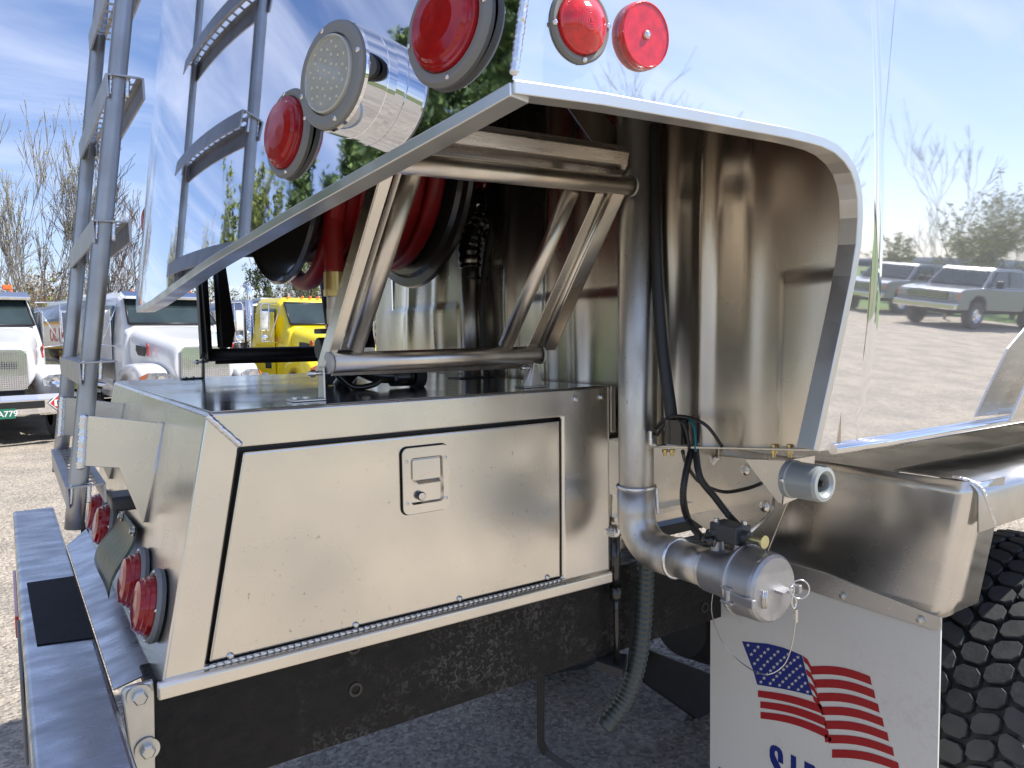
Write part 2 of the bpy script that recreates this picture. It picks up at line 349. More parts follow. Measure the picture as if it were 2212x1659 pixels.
# far side skin and its opening, roof of the compartment, tank body ahead
xf,yf=plan(1.9)[-1]
b=MB(); fy=yf
b.prism([(xf,fy,1.74),(xf+.12,fy,1.90),(.80,fy,1.93),(.90,fy,1.86),(.90,fy,1.40),(XC,fy,1.40),(XC,fy,ZTOP),(xf,fy,ZTOP)],(0,-.01,0)); b.build('far_side_panel','mirror_side',T)
b=MB(); rl=[V((x,y,ZTOP)) for x,y in plan(ZTOP)]
b.prism(rl+[V((XC,fy,ZTOP)),V((XC,ys(ZTOP),ZTOP))],(0,0,.01)); b.build('roof','mirror_side',T)
b=MB(); NB=14; prof=[]
# near side, roof edge, far side, sloping underside
yb=ys(1.4)+.0005
prof=[V((0,yb,1.402)),V((0,ys(ZTOP-.2)+.0005,ZTOP-.2))]+[V((0,ys(ZTOP)+.15-.15*math.cos(a),ZTOP-.2+.22*math.sin(a))) for a in (.4,.8,1.2,1.57)]+[V((0,fy-.15,ZTOP+.02)),V((0,fy+.004,ZTOP-.2)),V((0,fy+.004,1.402)),V((0,fy-.35,1.36)),V((0,.05,1.345)),V((0,-.35,1.375))]
b.loft([[p+V((x,0,0)) for p in prof] for x in (XC+.002,6.6)])
b.build('tank_body','mirror_side',T,bev=.006,seg=3)
# polished lip along the bottom of the tank side
b=MB(); b.tube([(XC-.07,ys(1.4)-.002,1.402),(1.05,ys(1.4)-.006,1.400),(6.6,ys(1.4)-.008,1.400)],.009,12); b.build('lower_lip','chrome',T)
sp_=smooth_path([sideP(1834,966),sideP(1868,830),sideP(1890,660),sideP(1898,480),sideP(1897,250),sideP(1890,0),sideP(1880,-220)],8)
b=MB(); b.loft([[p+V((.016*u,.0007-.0022*min(1,i_/14)*math.cos(u*PI/2),0)) for u in [k/6-1 for k in range(13)]] for i_,p in enumerate(sp_)],smooth=True,closed=False); b.build('panel_seam','mirror_side',T)
# triangular wing plate low on the tank side
q=[sideP(2142,908),sideP(2168,850),sideP(2212,758),sideP(2260,700),sideP(2260,896)]
b=MB(); b.prism([p+V((0,-.035,0)) for p in q],(0,.006,0)); b.build('gusset_plate','brushed_long',T,bev=.002)
# weld bead up the rear corner
b=MB(); b.bead((rearx(ys(1.89),1.89)-.001,ys(1.89)-.001,1.885),(rearx(ys(2.9),2.9)-.001,ys(2.9)-.001,2.9),.0060,.0060); b.build('weld_bead','weld',T)
# --- inner bulkhead, gently rippled sheet
XB=.90; b=MB(); ny,nzr=260,150; vs=[]
y0,y1=-.545,1.36
def ripple(y,z):
    r=.005*math.sin(y*9+.6*math.sin(z*3))+.0022*math.sin(y*19+1.7*z)+.0008*math.sin(y*41+z*5)+.003*math.sin(z*11+y*3)
    for yc,w,h in((-.145,.018,.015),(-.245,.020,.017),(-.36,.03,.006),(.14,.026,.012),(.25,.02,.010),(.45,.022,.010),(.84,.03,.012),(1.05,.03,.010)): r+=h*math.exp(-((y-yc-.01*math.sin(z*5))/w)**2)
    if z<1.70 and math.sin(y*7.5+.4)>-.35: r+=.0045*min(1,(1.70-z)/.012)
    return r
for j in range(nzr+1):
    for i in range(ny+1):
        y=y0+(y1-y0)*i/ny; zb=1.352+.05*max(0,(-.1-y)/.44); z=zb+(2.98-zb)*(j/nzr)**1.1
        vs.append((XB-ripple(y,z),y,z))
b.add(vs,[(j*(ny+1)+i,(j+1)*(ny+1)+i,(j+1)*(ny+1)+i+1,j*(ny+1)+i+1) for j in range(nzr) for i in range(ny)],True)
b.build('bulkhead','inner',T)
# return lip under the bulkhead
L0=P(1410,967,x=.868); L1=P(1768,976,x=.868)
b=MB(); b.prism([L0,L1,L1+V((.075,0,0)),L0+V((.075,0,0))],(0,0,.005)); b.build('bulkhead_lip','satin',T,bev=.001)
for px in (1437,1452,1672,1706):
    b=MB(); p=P(px,971,x=.885); b.lathe((p.x,p.y,p.z+.004),(0,0,1),[(0,.006),(.005,.006),(.006,0)],6); b.lathe((p.x,p.y,p.z),(0,0,-1),[(0,.007),(.006,.007),(.006,.004),(.014,.004),(.014,0)],6); b.build('lip_bolt','brass',T)
# ---------------------------------------------------------------- round lights
def axes(n):
    n=V(n).normalized(); s=V((0,0,1)).cross(n).normalized(); return n,s,n.cross(s)
def screw(b,p,n,r=.0035): b.lathe(p,n,[(0,r),(r*.45,r*.9),(r*.8,r*.45),(r*.85,0)],12)
def round_lamp(c,n,D,name='tail_light',lens='red_lens',thick=.012,lh=.017,parent=T,style=0,lr=.40):
    n,s,u=axes(n); r=D/2
    b=MB(); b.lathe(c,n,[(0,r*.97),(thick*.55,r),(thick,r*.94),(thick*1.02,r*.90),(thick*.95,r*lr*2.06),(thick*.8,r*lr*2.0),(thick*.5,0)],48)
    f=b.build(name,'grey_rubber',parent)
    R2=r*lr*2
    b=MB()
    if style==0: b.lathe(V(c)+n*thick*.7,n,[(0,R2),(lh*.45,R2*.985),(lh*.5,R2*.93),(lh*.72,R2*.915),(lh*.76,R2*.86),(lh*1.0,R2*.80),(lh*1.12,R2*.5),(lh*1.15,0)],48)
    else:
        pr=[(0,R2),(lh*.35,R2*.97),(lh*.4,R2*.9)]; k=11
        for i in range(k):
            a=R2*.88*(1-i/k); h=lh*(.4+.75*math.sin((i+.5)/k*PI/2)); pr+=[(h,a),(h+lh*.035,a*.97-.0002)]
        pr.append((lh*1.2,0)); b.lathe(V(c)+n*thick*.7,n,pr,48)
    b.build('lens',lens,f)
    for k in range(4):
        a=rad(8+90*k); b=MB(); screw(b,V(c)+(s*math.cos(a)+u*math.sin(a))*r*.90+n*thick*.98,n); b.build('screw','steel_bolt',f)
    return f
def rear_lamp(px,py,hpx,**k):
    c=on_rear(px,py,.012); D=hpx*depth(c)/FPX; n=rear_n(c.y); c=on_rear(px,py,.014); c=c-n*.012
    return round_lamp(c,n,D,**k)
rear_lamp(616,287,192)
rear_lamp(963,54,262,thick=.014,lr=.385)
# far lamp pod peeping past the far edge of the rear panel
c=V(plan(1.98)[49]+(1.98,)); 
pc=P(334,480,y=1.5)
round_lamp(pc,(-1,-.25,0),.15,name='marker_light')
# work light in a polished housing
c=on_rear(722,165,.052); D=236*depth(c)/FPX; n=(rear_n(c.y)+V((0,-.05,-.02))).normalized(); r=D/2
b=MB(); b.lathe(c,-n,[(-.002,r*.985),(.002,r),(.030,r),(.031,r*.985),(.033,r*.985),(.034,r),(.052,r*.99),(.075,r*.97)],64)
wl=b.build('work_light','chrome',T)
b=MB(); b.lathe(c,n,[(0,r*.985),(.006,r*.97),(.009,r*.90),(.009,r*.74),(.003,r*.72)],64); b.build('light_ring','grey_rubber',wl)
b=MB(); b.lathe(c,n,[(.003,r*.73),(.012,r*.70),(.013,r*.67),(.010,r*.655),(.010,0)],64); b.build('lens','clear_lens',wl)
n_,s_,u_=axes(n); b=MB()
for k in range(36):
    a=k*2.39996; q=r*.60*math.sqrt((k+.5)/36); p=V(c)+n*.0105+(s_*math.cos(a)+u_*math.sin(a))*q; b.box(p,(.0034,.0034,.0012),(s_,u_,n))
b.build('led_chip','led',wl)
for k in range(4):
    a=rad(15+90*k); b=MB(); screw(b,V(c)+(s_*math.cos(a)+u_*math.sin(a))*r*.87+n*.008,n,.004); b.build('screw','steel_bolt',wl)
# side marker lamp and reflector near the seam
c=sideP(1250,56); D=158*depth(c)/FPX; round_lamp(c-sn*.002,sn+V((-.04,0,0)),D,name='marker_light',lens='red_bright',thick=.009,lh=.018,style=1,lr=.40)
c=sideP(1384,80); D=140*depth(c)/FPX; r=D/2
b=MB(); b.lathe(c,sn,[(0,r*.98),(.004,r),(.005,r*.985),(.008,r*.985),(.0105,r*.96),(.011,r*.93),(.0095,r*.9),(.0095,0)],64); rf=b.build('reflector','red_bright',T)
b=MB(); screw(b,c+sn*.010,sn,.0055); b.build('screw','steel_bolt',rf)
# ---------------------------------------------------------------- ladder
yn,yfar=.36,.93
a0=P(160,1142,y=yn); a1=P(269,0,y=yn); b0=P(128.5,1019,y=yfar); b1=P(220,0,y=yfar)
def ext(a,b_,t): return a+(b_-a)*t
lad=MB(); lad.tube([ext(a0,a1,k/12) for k in range(0,21)],.0168,28); ladder=lad.build('ladder','ladder_al',T)
b=MB(); b.tube([ext(b0,b1,k/12) for k in range(0,21)],.0168,28); b.build('rail','ladder_al',ladder)
def railx(z,p,q): return p.x+(q.x-p.x)*(z-p.z)/(q.z-p.z)
rz=[]
for px,py in ((190,1045),(205,782),(213,480),(240,168)): rz.append(P(px,py,y=yn).z)
sp=rz[3]-rz[2]; rz+=[rz[3]+sp,rz[3]+2*sp]
for z in rz:
    xa=railx(z,a0,a1); xb=railx(z,b0,b1); b=MB()
    A=V((xa,yn-.022,z)); B=V((xb,yfar+.012,z)); d=(B-A).normalized(); fwd=V((1,0,.02)).normalized(); u=fwd.cross(d).normalized()
    if u.z<0:u=-u
    Ln=(B-A).length; mid=(A+B)/2
    b.box(mid-fwd*.020+u*(-.020),(.004,Ln,.042),(fwd,d,u))           # rear lip
    b.box(mid+fwd*.042+u*(-.018),(.004,Ln,.038),(fwd,d,u))
    b.box(mid-fwd*.012,(.014,Ln,.003),(fwd,d,u)); b.box(mid+fwd*.037,(.012,Ln,.003),(fwd,d,u)); b.box(mid+fwd*.014,(.008,Ln,.003),(fwd,d,u))
    nb=13
    for k in range(nb+1):
        q=A+d*(Ln*k/nb); b.box(q+fwd*.014,(.048,.007,.003),(fwd,d,u))
    b.build('rung','cast_al',ladder)
for (p,q,y) in ((a0,a1,yn),(b0,b1,yfar)):
    for z in rz[:4]:
        b=MB(); x=railx(z,p,q)
        for sx in(-1,1): b.bead((x+.0145*sx,y+(.012 if y>yn-.1 else 0)*0-.010,z-.034),(x+.0145*sx+.003,y-.010,z+.003),.0048,.005)
        b.build('weld_bead','weld',ladder)
# stand-off brackets from the box
def bracket(y):
    q=[P(*p,y=yn-.02) for p in ((184,897),(355,914),(334,1030),(313,1128),(308,1130),(257,1011),(176,1006))]
    q=[V((p.x,y,p.z)) for p in q]
    b=MB(); b.prism(q,(0,.007,0)); o=b.build('ladder_bracket','satin',T,bev=.001)
    t,bo=q[1],q[3]
    b=MB(); b.tube([V((t.x+.001,y+.0035,t.z+.001)),V((bo.x+.001,y+.0035,bo.z))],.0052,12); b.build('bent_edge','satin_dull',o)
    b=MB(); p0=q[0]+V((-.003,-.004,.002)); p1=q[6]+V((-.002,-.004,-.004)); b.bead(p0,p1,.0085,.0065); b.build('weld_bead','weld',o)
bracket(yn-.022); bracket(yfar-.022)
# ---------------------------------------------------------------- tool box below the compartment
YB=1.19; Ztop=1.481
o0=[(0.0,Ztop),(.862,Ztop),(.862,1.037),(-.087,1.037)]
i0=[(.048,1.421),(.7255,1.422),(.7225,1.068),(-.0175,1.068)]
b=MB()
fo=[V((x,0,z)) for x,z in o0]; fi=[V((x,0,z)) for x,z in i0]; fr=[V((x,.026,z)) for x,z in i0]; bk=[V((x,YB,z)) for x,z in o0]
v=fo+fi+fr+bk; f=[]
for k in range(4):
    j=(k+1)%4; f+=[(k,4+k,4+j,j),(4+k,8+k,8+j,4+j),(12+k,k,j,12+j)]
f+=[(8,9,10,11)[::-1],(12,13,14,15)]
b.add(v,f); box=b.build('tool_box','satin',T,bev=.006,seg=4)
b=MB(); b.prism([(.008,.008,Ztop+.0004),(.855,.008,Ztop+.0004),(.855,YB-.006,Ztop+.0004),(.008,YB-.006,Ztop+.0004)],(0,0,.0022)); b.build('top_plate','lid',box,bev=.001)
g=.0055; b=MB(); dpoly=[(.048+g*1.5,1.421-g*1.6),(.7255-g*.8,1.422-g*1.6),(.7225-g*.8,1.071),(-.0175+g*1.2,1.071)]
b.prism([V((x,.003,z)) for x,z in dpoly],(0,.02,0)); b.build('door','satin_door',box,bev=.004,seg=3)
b=MB(); b.prism([V((x,.0235,z)) for x,z in i0],(0,.0015,0)); b.build('gap_shade_sheet','black_plastic',box)  # black sheet added behind the door as the shadow in its gap
b=MB(); rq=[V((x,.006,z)) for x,z in i0]; c_=sum(rq,V())/4; ri=[p+(c_-p).normalized()*.0022 for p in rq]; b.add(rq+ri+[p+V((0,.018,0)) for p in ri],[(k,(k+1)%4,4+(k+1)%4,4+k) for k in range(4)]+[(4+k,4+(k+1)%4,8+(k+1)%4,8+k) for k in range(4)]); b.build('gap_shade_rim','black_plastic',box)  # black rim and walls: gap shadow put into the colour
# return bend under the door and hinge
b=MB(); b.prism([(-.091,-.013,1.036),(-.091,-.013,1.058),(-.091,-.006,1.0635),(-.091,.0,1.0635),(-.091,-.0,1.036)],(.947,0,0)); b.build('bottom_rail','satin',box,bev=.003)
b=MB(); n=62; x0,x1=-.012,.716
for k in range(n):
    xa=x0+(x1-x0)*k/n; xb=x0+(x1-x0)*(k+.95)/n; b.tube([(xa,-.0025,1.0672),(xb,-.0025,1.0672)],.0034,10)
b.build('piano_hinge','steel_bolt',box)
for px,py in ((498,1417),(769,1350),(993,1293),(1183,1247)):
    p=P(px,py,y=.002); b=MB(); b.lathe(p,(0,-1,0),[(0,.0058),(.0014,.0058),(.0034,.0040),(.0042,.0022),(.0030,.002),(.0030,0)],16); b.build('screw','steel_bolt',box)
for px,py in ((1245,862),(1300,858)):
    p=P(px,py,y=-.001); b=MB(); b.lathe(p,(0,-1,0),[(0,.0088),(.0015,.0088),(.0015,0)],16); b.lathe(p-V((0,.0015,0)),(0,-1,0),[(0,.0062),(.005,.0058),(.0055,0)],6); b.build('bolt','steel_bolt',box)
b=MB(); b.bead(P(447,897,y=-.001),P(519,961,y=-.001),.0062,.0042); b.build('weld_bead','weld',box)
b=MB(); b.box((.868,-.001,1.43),(.012,.006,.105)); b.build('corner_lip','satin',box,bev=.001)
# latch
def rr(x0,x1,z0,z1,r,y,n=6):
    pts=[]
    for cx,cz,a in ((x1-r,z1-r,0),(x0+r,z1-r,PI/2),(x0+r,z0+r,PI),(x1-r,z0+r,1.5*PI)):
        pts+=[V((cx+r*math.cos(a+PI/2*i/n),y,cz+r*math.sin(a+PI/2*i/n))) for i in range(n+1)]
    return pts
pl=P(868,1040,y=0); pr=P(967.5,1030,y=0); pt=P(917,964,y=0).z; pb=P(917,1105,y=0).z
def ringplate(b,outer,inner,dpt):
    n=len(outer); e=V((0,dpt,0)); inner2=[p+e for p in inner]
    b.add(outer+inner,[(k,n+k,n+(k+1)%n,(k+1)%n) for k in range(n)])
x0,x1,z0,z1=pl.x,pr.x,pb,pt; w=x1-x0; h=z1-z0
outer=rr(x0,x1,z0,z1,.012,-.0055); inner=rr(x0+w*.16,x1-w*.13,z0+h*.135,z1-h*.155,.007,-.0055); deep=rr(x0+w*.19,x1-w*.16,z0+h*.16,z1-h*.18,.005,.0015); n=len(outer)
b=MB(); sh=[p+V((0,.0035,0)) for p in outer]
b.add(sh+outer+inner+deep,[(k,n+k,n+(k+1)%n,(k+1)%n) for k in range(n)]+[(n+k,2*n+k,2*n+(k+1)%n,n+(k+1)%n) for k in range(n)]+[(2*n+k,3*n+k,3*n+(k+1)%n,2*n+(k+1)%n) for k in range(n)]+[tuple(3*n+k for k in range(n))])
b.build('latch','satin',box)
b=MB(); b.prism(rr(x0-.0028,x1+.0022,z0-.0026,z1+.0028,.0145,.0022),(0,.0006,0)); b.build('gasket','black_plastic',box)
b=MB(); zm=z0+h*.50; b.prism(rr(x0+w*.215,x1-w*.175,zm,z1-h*.19,.004,-.0035),(0,.004,0)); b.prism([(x0+w*.25,-.002,zm+.001),(x1-w*.2,-.002,zm+.001),(x1-w*.22,-.012,zm-.006),(x0+w*.29,-.012,zm-.006)],(0,.001,-.002)); b.build('latch_paddle','satin',box,bev=.0015)
kc=P(909,1071,y=-.003); b=MB(); b.lathe(kc+V((0,.006,0)),(0,-1,0),[(0,.0085),(.010,.0085),(.012,.0075)],24); b.build('lock','black_plastic',box)
b=MB(); b.lathe(kc+V((0,-.0055,0)),(0,-1,0),[(0,.0074),(.001,.0066),(.001,0)],24); b.build('key_face','steel_bolt',box)
for sx,sz in((.08,.80),(.92,.80),(.08,.17),(.92,.17)):
    b=MB(); b.lathe((x0+w*sx,-.0055,z0+h*sz),(0,-1,0),[(0,.0038),(.001,.0034),(.0016,.0016),(.0008,.0012),(.0008,0)],14); b.build('rivet','steel_bolt',box)
# rear panel of the box carries four lamps and the number plate
def boxrear(px,py,off=.003):
    n=V((1,0,-.196)); p0=V((-off,0,Ztop)); return PP(px,py,p0,n)
bn=V((-1,0,.196)).normalized()
for px,py in ((341,1308),(307,1254),(241,1135),(224,1108)):
    c=boxrear(px,py); round_lamp(c,bn,.125,thick=.013,lh=.026,parent=T)
# number plate hung from two bolts, seen from behind
q=[P(297,1143,x=-.060),P(259,1097,x=-.060)]
y1_,y2_=q[0].y,q[1].y
bot=[P(236,1292,y=y1_+.01),P(205,1209,y=y2_+.02)]
secs=[]
for i in range(13):
    t=i/12; a=q[0].lerp(q[1],t); c_=bot[0].lerp(bot[1],t); w_=.0015*math.sin(t*6)
    col=[]
    for j in range(9):
        u=j/8; p=a.lerp(c_,u)+V((.012*math.sin(u*2*PI)*.5+w_*u,0,0)); col.append(p)
    secs.append(col)
b=MB(); vs=[p for c_ in secs for p in c_]; b.add(vs,[(i*9+j,i*9+j+1,(i+1)*9+j+1,(i+1)*9+j) for i in range(12) for j in range(8)],True)
pt_=b.build('licence_plate','plate_green',T); sm=pt_.modifiers.new('thick','SOLIDIFY'); sm.thickness=.0015
for t in(.12,.8):
    p=secs[int(t*12)][0]; b=MB(); b.lathe(p+V((-.004,0,-.008)),(-1,0,.2),[(0,.011),(.002,.011),(.002,.006),(.008,.006),(.009,0)],12); b.build('bolt','zinc',pt_)
pp=P(263,1077,x=-.075); b=MB(); b.box(pp+V((0,-.02,0)),(.05,.085,.030)); b.build('plate_lamp','valve_grey',T,bev=.006)
# ---------------------------------------------------------------- bumper
BZ=1.03
b=MB(); b.prism([(-.262,-.75,BZ),(-.262,1.755,BZ),(-.262,1.755,BZ-.20),(-.262,-.75,BZ-.20)],(.119,0,0)); bump=b.build('bumper','galv',T,bev=.009,seg=4)
qq=[P(*p,z=BZ+.001) for p in ((58,1260),(160,1245),(203,1378),(80,1394))]
b=MB(); b.prism(qq,(0,0,.0015)); b.build('grip_pad','grip_pad',bump)
for y in (.95,):
    b=MB(); b.box((-.268,y,.955),(.008,.42,.05)); b.build('reflector','red_bright',bump,bev=.002)
b=MB(); b.box((-.266,.45,.93),(.006,.34,.16)); b.build('light_plate','grey_rubber',bump,bev=.002)
# sheet between bumper and box
b=MB(); b.prism([(-.143,.085,1.033),(-.085,.085,1.048),(-.085,1.25,1.048),(-.143,1.14,1.033)],(0,0,-.004)); b.build('step_plate','galv',T,bev=.001)
# bumper mounting plate and bolts
b=MB(); b.prism([P(268,1488,y=.02),P(331,1470,y=.02),P(334,1500,y=.02),P(338,1760,y=.02),P(300,1760,y=.02),P(262,1500,y=.02)],(0,.012,0)); mpz=b.build('mounting_plate','zinc',T,bev=.003)
for px,py in ((301,1503),(318,1618)):
    p=P(px,py,y=.018); b=MB(); b.lathe(p,(0,-1,0),[(0,.019),(.0035,.0185),(.0035,0)],28); b.lathe(p-V((0,.0035,0)),(0,-1,0),[(0,.0115),(.009,.0115),(.011,.009),(.011,0)],6,smooth=False); b.build('bolt','zinc',mpz)
# ---------------------------------------------------------------- frame rails, axle, running gear underneath
b=MB(); b.prism([(-.094,.03,.846),(-.094,.03,1.05),(-.094,.038,1.05),(-.094,.038,.846)],(3.4,0,0)); b.box((1.6,.075,.85),(3.4,.085,.008)); b.box((1.6,.075,1.046),(3.4,.085,.008))
fr_=b.build('frame_rail','black_frame',T,bev=.002)
for px,py in ((768,1490),(765,1398),(1522,1312)):
    p=P(px,py,y=.0295); b=MB(); b.lathe(p,(0,-1,0),[(0,.014),(.0015,.0135),(.0015,.0085),(-.004,.008),(-.004,0)],20); b.build('bolt_hole','black_gloss' if py<1500 else 'black_frame',fr_)
b=MB(); b.prism([(-.094,1.33,.846),(-.094,1.33,1.05),(-.094,1.338,1.05),(-.094,1.338,.846)],(3.4,0,0)); b.box((1.6,1.29,.85),(3.4,.085,.008)); b.build('frame_rail','black_frame',T,bev=.002)
b=MB(); b.box((.0,.68,.94),(.10,1.28,.16)); b.box((1.05,.68,.93),(.08,1.28,.14)); b.box((2.6,.68,.93),(.08,1.28,.14)); b.build('cross_member','black_steel_and_shade',T)
b=MB(); b.tube([(1.93,-.2,.53),(1.93,1.56,.53)],.07,20); b.lathe((1.78,.66,.53),(1,0,0),[(-.02,.0),(0,.14),(.12,.2),(.25,.14),(.4,.05)],24); b.build('axle','under_dark',T)
for y in (.09,1.27): b=MB(); b.box((2.1,y,.66),(1.25,.09,.05)); b.box((2.0,y,.62),(.5,.085,.045)); b.build('leaf_spring','black_steel_and_shade',T,bev=.006)
b=MB(); p=[P(1385,1470,y=.1),P(1534,1565,y=.1)]; b.prism([P(1378,1395,y=.8),P(1600,1480,y=.8),P(1600,1620,y=.8),P(1372,1460,y=.8)],(0,.05,0)); b.build('suspension_arm','under_dark',T,bev=.004)
b=MB(); b.lathe((1.12,.62,.62),(0,0,1),[(0,0),(0,.10),(.02,.13),(.06,.135),(.09,.11),(.11,.10),(.11,0)],28); b.build('air_spring','rubber',T)
# hanging flat bar loop
b=MB(); pts=[P(1168,1430,y=.30),P(1168,1603,y=.30),P(1178,1625,y=.30),P(1245,1668,y=.24),P(1400,1780,y=.1)]
for a,c_ in zip(pts,pts[1:]):
    d=(c_-a); b.box((a+c_)/2,(d.length+.004,.006,.022),(d.normalized(),Y_,d.normalized().cross(Y_)))
b.build('hanger_strap','black_steel_and_shade',T,bev=.001)
# tank sub-frame beam and its saddle plate
b=MB(); q=[P(1318,978,y=.02),P(1552,990,y=.02),P(1478,1085,y=.02),P(1318,1118,y=.02)]
b.prism([(.866,.02,1.36),(1.24,.02,1.36),(1.24,.02,1.14),(.866,.02,1.14)],(0,.06,0)); b.box((2.45,.05,1.25),(2.4,.06,.10)); sb=b.build('subframe_beam','satin',T,bev=.003)
b=MB(); b.box((1.0,.012,1.175),(.26,.03,.012)); b.build('beam_flange','satin',sb,bev=.001)
SX=1.235; q=[P(*p,x=SX) for p in ((1548,985),(1640,992),(1712,996),(1700,1090),(1655,1200),(1630,1204),(1590,1190),(1478,1110),(1470,1082))]
b=MB(); b.prism(q,(.006,0,0)); sadp=b.build('saddle_plate','satin',T,bev=.001)
for px,py in ((1610,1015),(1652,1094),(1562,1152)):
    p=P(px,py,x=SX-.001); b=MB(); b.lathe(p,(-1,0,0),[(0,.014),(.004,.013),(.008,.007),(.009,0)],20); b.build('carriage_bolt','steel_bolt',sadp)
b=MB(); b.bead(P(1550,988,x=SX-.002),P(1474,1080,x=SX-.002),.007,.006); b.build('weld_bead','weld',sadp)
# damper rod left of the pipe
d0=P(1328,1148,y=.0); d1=P(1333,1440,y=.0)
b=MB(); b.tube([d0,d0.lerp(d1,.42)],.012,16); b.tube([d0.lerp(d1,.40),d0.lerp(d1,.5)],.015,16); b.tube([d0.lerp(d1,.3),d1],.0065,12); dm=b.build('damper','black_gloss',T)
b=MB(); b.ball(d0,.017); b.tube([d0,d0+V((-.02,-.01,0))],.008,12); b.build('ball_joint','steel_bolt',dm)
b=MB(); b.prism([P(1322,1068,y=.012),P(1343,1075,y=.012),P(1352,1185,y=.012),P(1318,1190,y=.012)],(0,.012,0)); b.build('damper_mount','satin',dm,bev=.002)
b=MB(); b.prism([d1+V((-.05,.02,.02)),d1+V((.0,-.02,0)),d1+V((.05,.02,.01)),d1+V((.0,.06,.02))],(0,0,-.022)); b.build('foot_bracket','under_dark',dm,bev=.002)
# ---------------------------------------------------------------- outlet pipe, elbow and capped coupling
PXc,PYc=.846,-.10; ztop=2.9; ze_=1.143; RE=.072; pr_=.0375
b=MB(); b.tube([(PXc,PYc,2.9),(PXc,PYc,1.30),(PXc,PYc,ze_+RE)],pr_,36); pipe=b.build('outlet_pipe','pipe_al',T)
b=MB(); C0=V((PXc,PYc-RE,ze_+RE-.0)); pts=[C0+V((0,RE*math.cos(a),-RE*math.sin(a))) for a in [PI/2*k/14 for k in range(15)]]
zc=ze_
b.tube([V((PXc,PYc,ze_+RE+.055))]+[p for p in pts]+[V((PXc,PYc-RE-.045,zc))],.0405,36); b.build('elbow','pipe_al',pipe)
b=MB(); 
for rr_,zz in((.0385,ze_+RE+.057),):
    pts2=[V((PXc+rr_*math.cos(t),PYc+rr_*math.sin(t),zz)) for t in [2*PI*k/120 for k in range(121)]]; b.tube(pts2,[.0042 if k%2 else .0052 for k in range(121)],8)
b.build('weld_bead','weld',pipe); b=MB()
yw=PYc-RE-.046; pts2=[V((PXc+.0385*math.cos(t),yw,zc+.0385*math.sin(t))) for t in [2*PI*k/120 for k in range(121)]]; b.tube(pts2,[.0042 if k%2 else .0052 for k in range(121)],8)
b.build('weld_bead','weld',pipe); b=MB()
b.bead((PXc+.030,PYc-.030,ze_+RE+.055),(PXc+.031,PYc-.034,ze_+RE-.0),.004,.004)
b.build('weld_bead','weld',pipe)
yA=yw; yB=P(1530,1240,x=PXc).y; yC=P(1578,1240,x=PXc).y; yD=P(1674,1281,x=PXc).y
b=MB(); b.tube([(PXc,yA,zc),(PXc,yB,zc)],pr_,36); b.build('outlet_stub','pipe_al',pipe)
b=MB()
for k in range(5): b.tube([V((PXc+(pr_+.0022)*math.cos(t),yB-.002*k-.001+.001*t/6.28,zc+(pr_+.0022)*math.sin(t))) for t in [2*PI*j/40 for j in range(41)]],.0013,6)
b.build('thread','zinc',pipe)
Lb=(abs(yD-yB)-.008)/.94; H=lambda f:Lb*f
b=MB(); b.lathe((PXc,yB-.008,zc),(0,-1,0),[(0,.036),(.0,.043),(H(.32),.044),(H(.34),.049),(H(.44),.050),(H(.46),.054),(H(.5),.055)],48); adp=b.build('coupling_adapter','cast_al',pipe)
cy=yB-.008-H(.5); b=MB(); b.lathe((PXc,cy,zc),(0,-1,0),[(0,.057),(.001,.0665),(.006,.0675),(.008,.0655),(.012,.0645),(H(.36),.0625),(H(.40),.061),(H(.44),.056),(H(.445),.0),],56)
cap=b.build('dust_cap','cast_al',pipe)
capface=cy-H(.44)
# cam arms, rings, lugs
for sx in(-1,1):
    b=MB(); ax=V((PXc+sx*.058,cy-.014,zc-.012)); b.tube([ax+V((0,0,.014)),ax+V((0,0,-.014))],.0095,14); b.box(ax+V((sx*.004,-.030,0)),(.010,.062,.016),(V((1,.12*sx,0)).normalized(),V((-.12*sx,1,0)).normalized(),Z_)); b.box(ax+V((sx*.003,-.0,.013)),(.014,.026,.006)); b.box(ax+V((sx*.003,0,-.013)),(.014,.026,.006))
    b.build('cam_arm','cast_al',pipe,bev=.002)
rc=P(1728,1273,x=PXc+.03); b=MB(); b.tube([rc+(rt*math.cos(t)+up*math.sin(t))*.0165 for t in [2*PI*k/40 for k in range(41)]],.0014,8); b.build('pull_ring','steel_bolt',pipe)
b=MB()
for k in range(3):
    p=P(1648+4*k,1293,x=PXc-.035); b.tube([p+V((0,0,.014)),p+V((0,0,-.018))],.0014,8)
b.build('arm_pin','steel_bolt',pipe)
b=MB(); b.box((PXc+.015,capface-.008,zc-.004),(.03,.018,.006)); b.build('chain_lug','cast_al',pipe,bev=.001)
hk=V((PXc+.027,capface-.015,zc-.004)); b=MB(); b.tube(smooth_path([hk+V((-.006,0,.006)),hk+V((.002,-.001,.008)),hk+V((.007,0,0)),hk+V((.0,0,-.018)),hk+V((.007,0,-.034)),hk+V((.014,0,-.024)),hk+V((.008,0,-.012))],6),.0017,8); b.box(hk+V((.012,0,-.048)),(.006,.005,.024)); b.build('snap_hook','steel_bolt',pipe)
e0=hk+V((.012,0,-.058)); e1=P(1538,1290,y=-.18); b=MB()
b.tube(smooth_path([e0]+[P(*p,y=yy) for p,yy in (((1709,1400),capface),((1690,1440),capface+.02),((1650,1457),capface+.05),((1600,1430),-.30),((1560,1385),-.25),((1537,1320),-.2))]+[P(1545,1255,y=-.17)],8),.0011,6); b.build('safety_cable','steel_bolt',pipe)
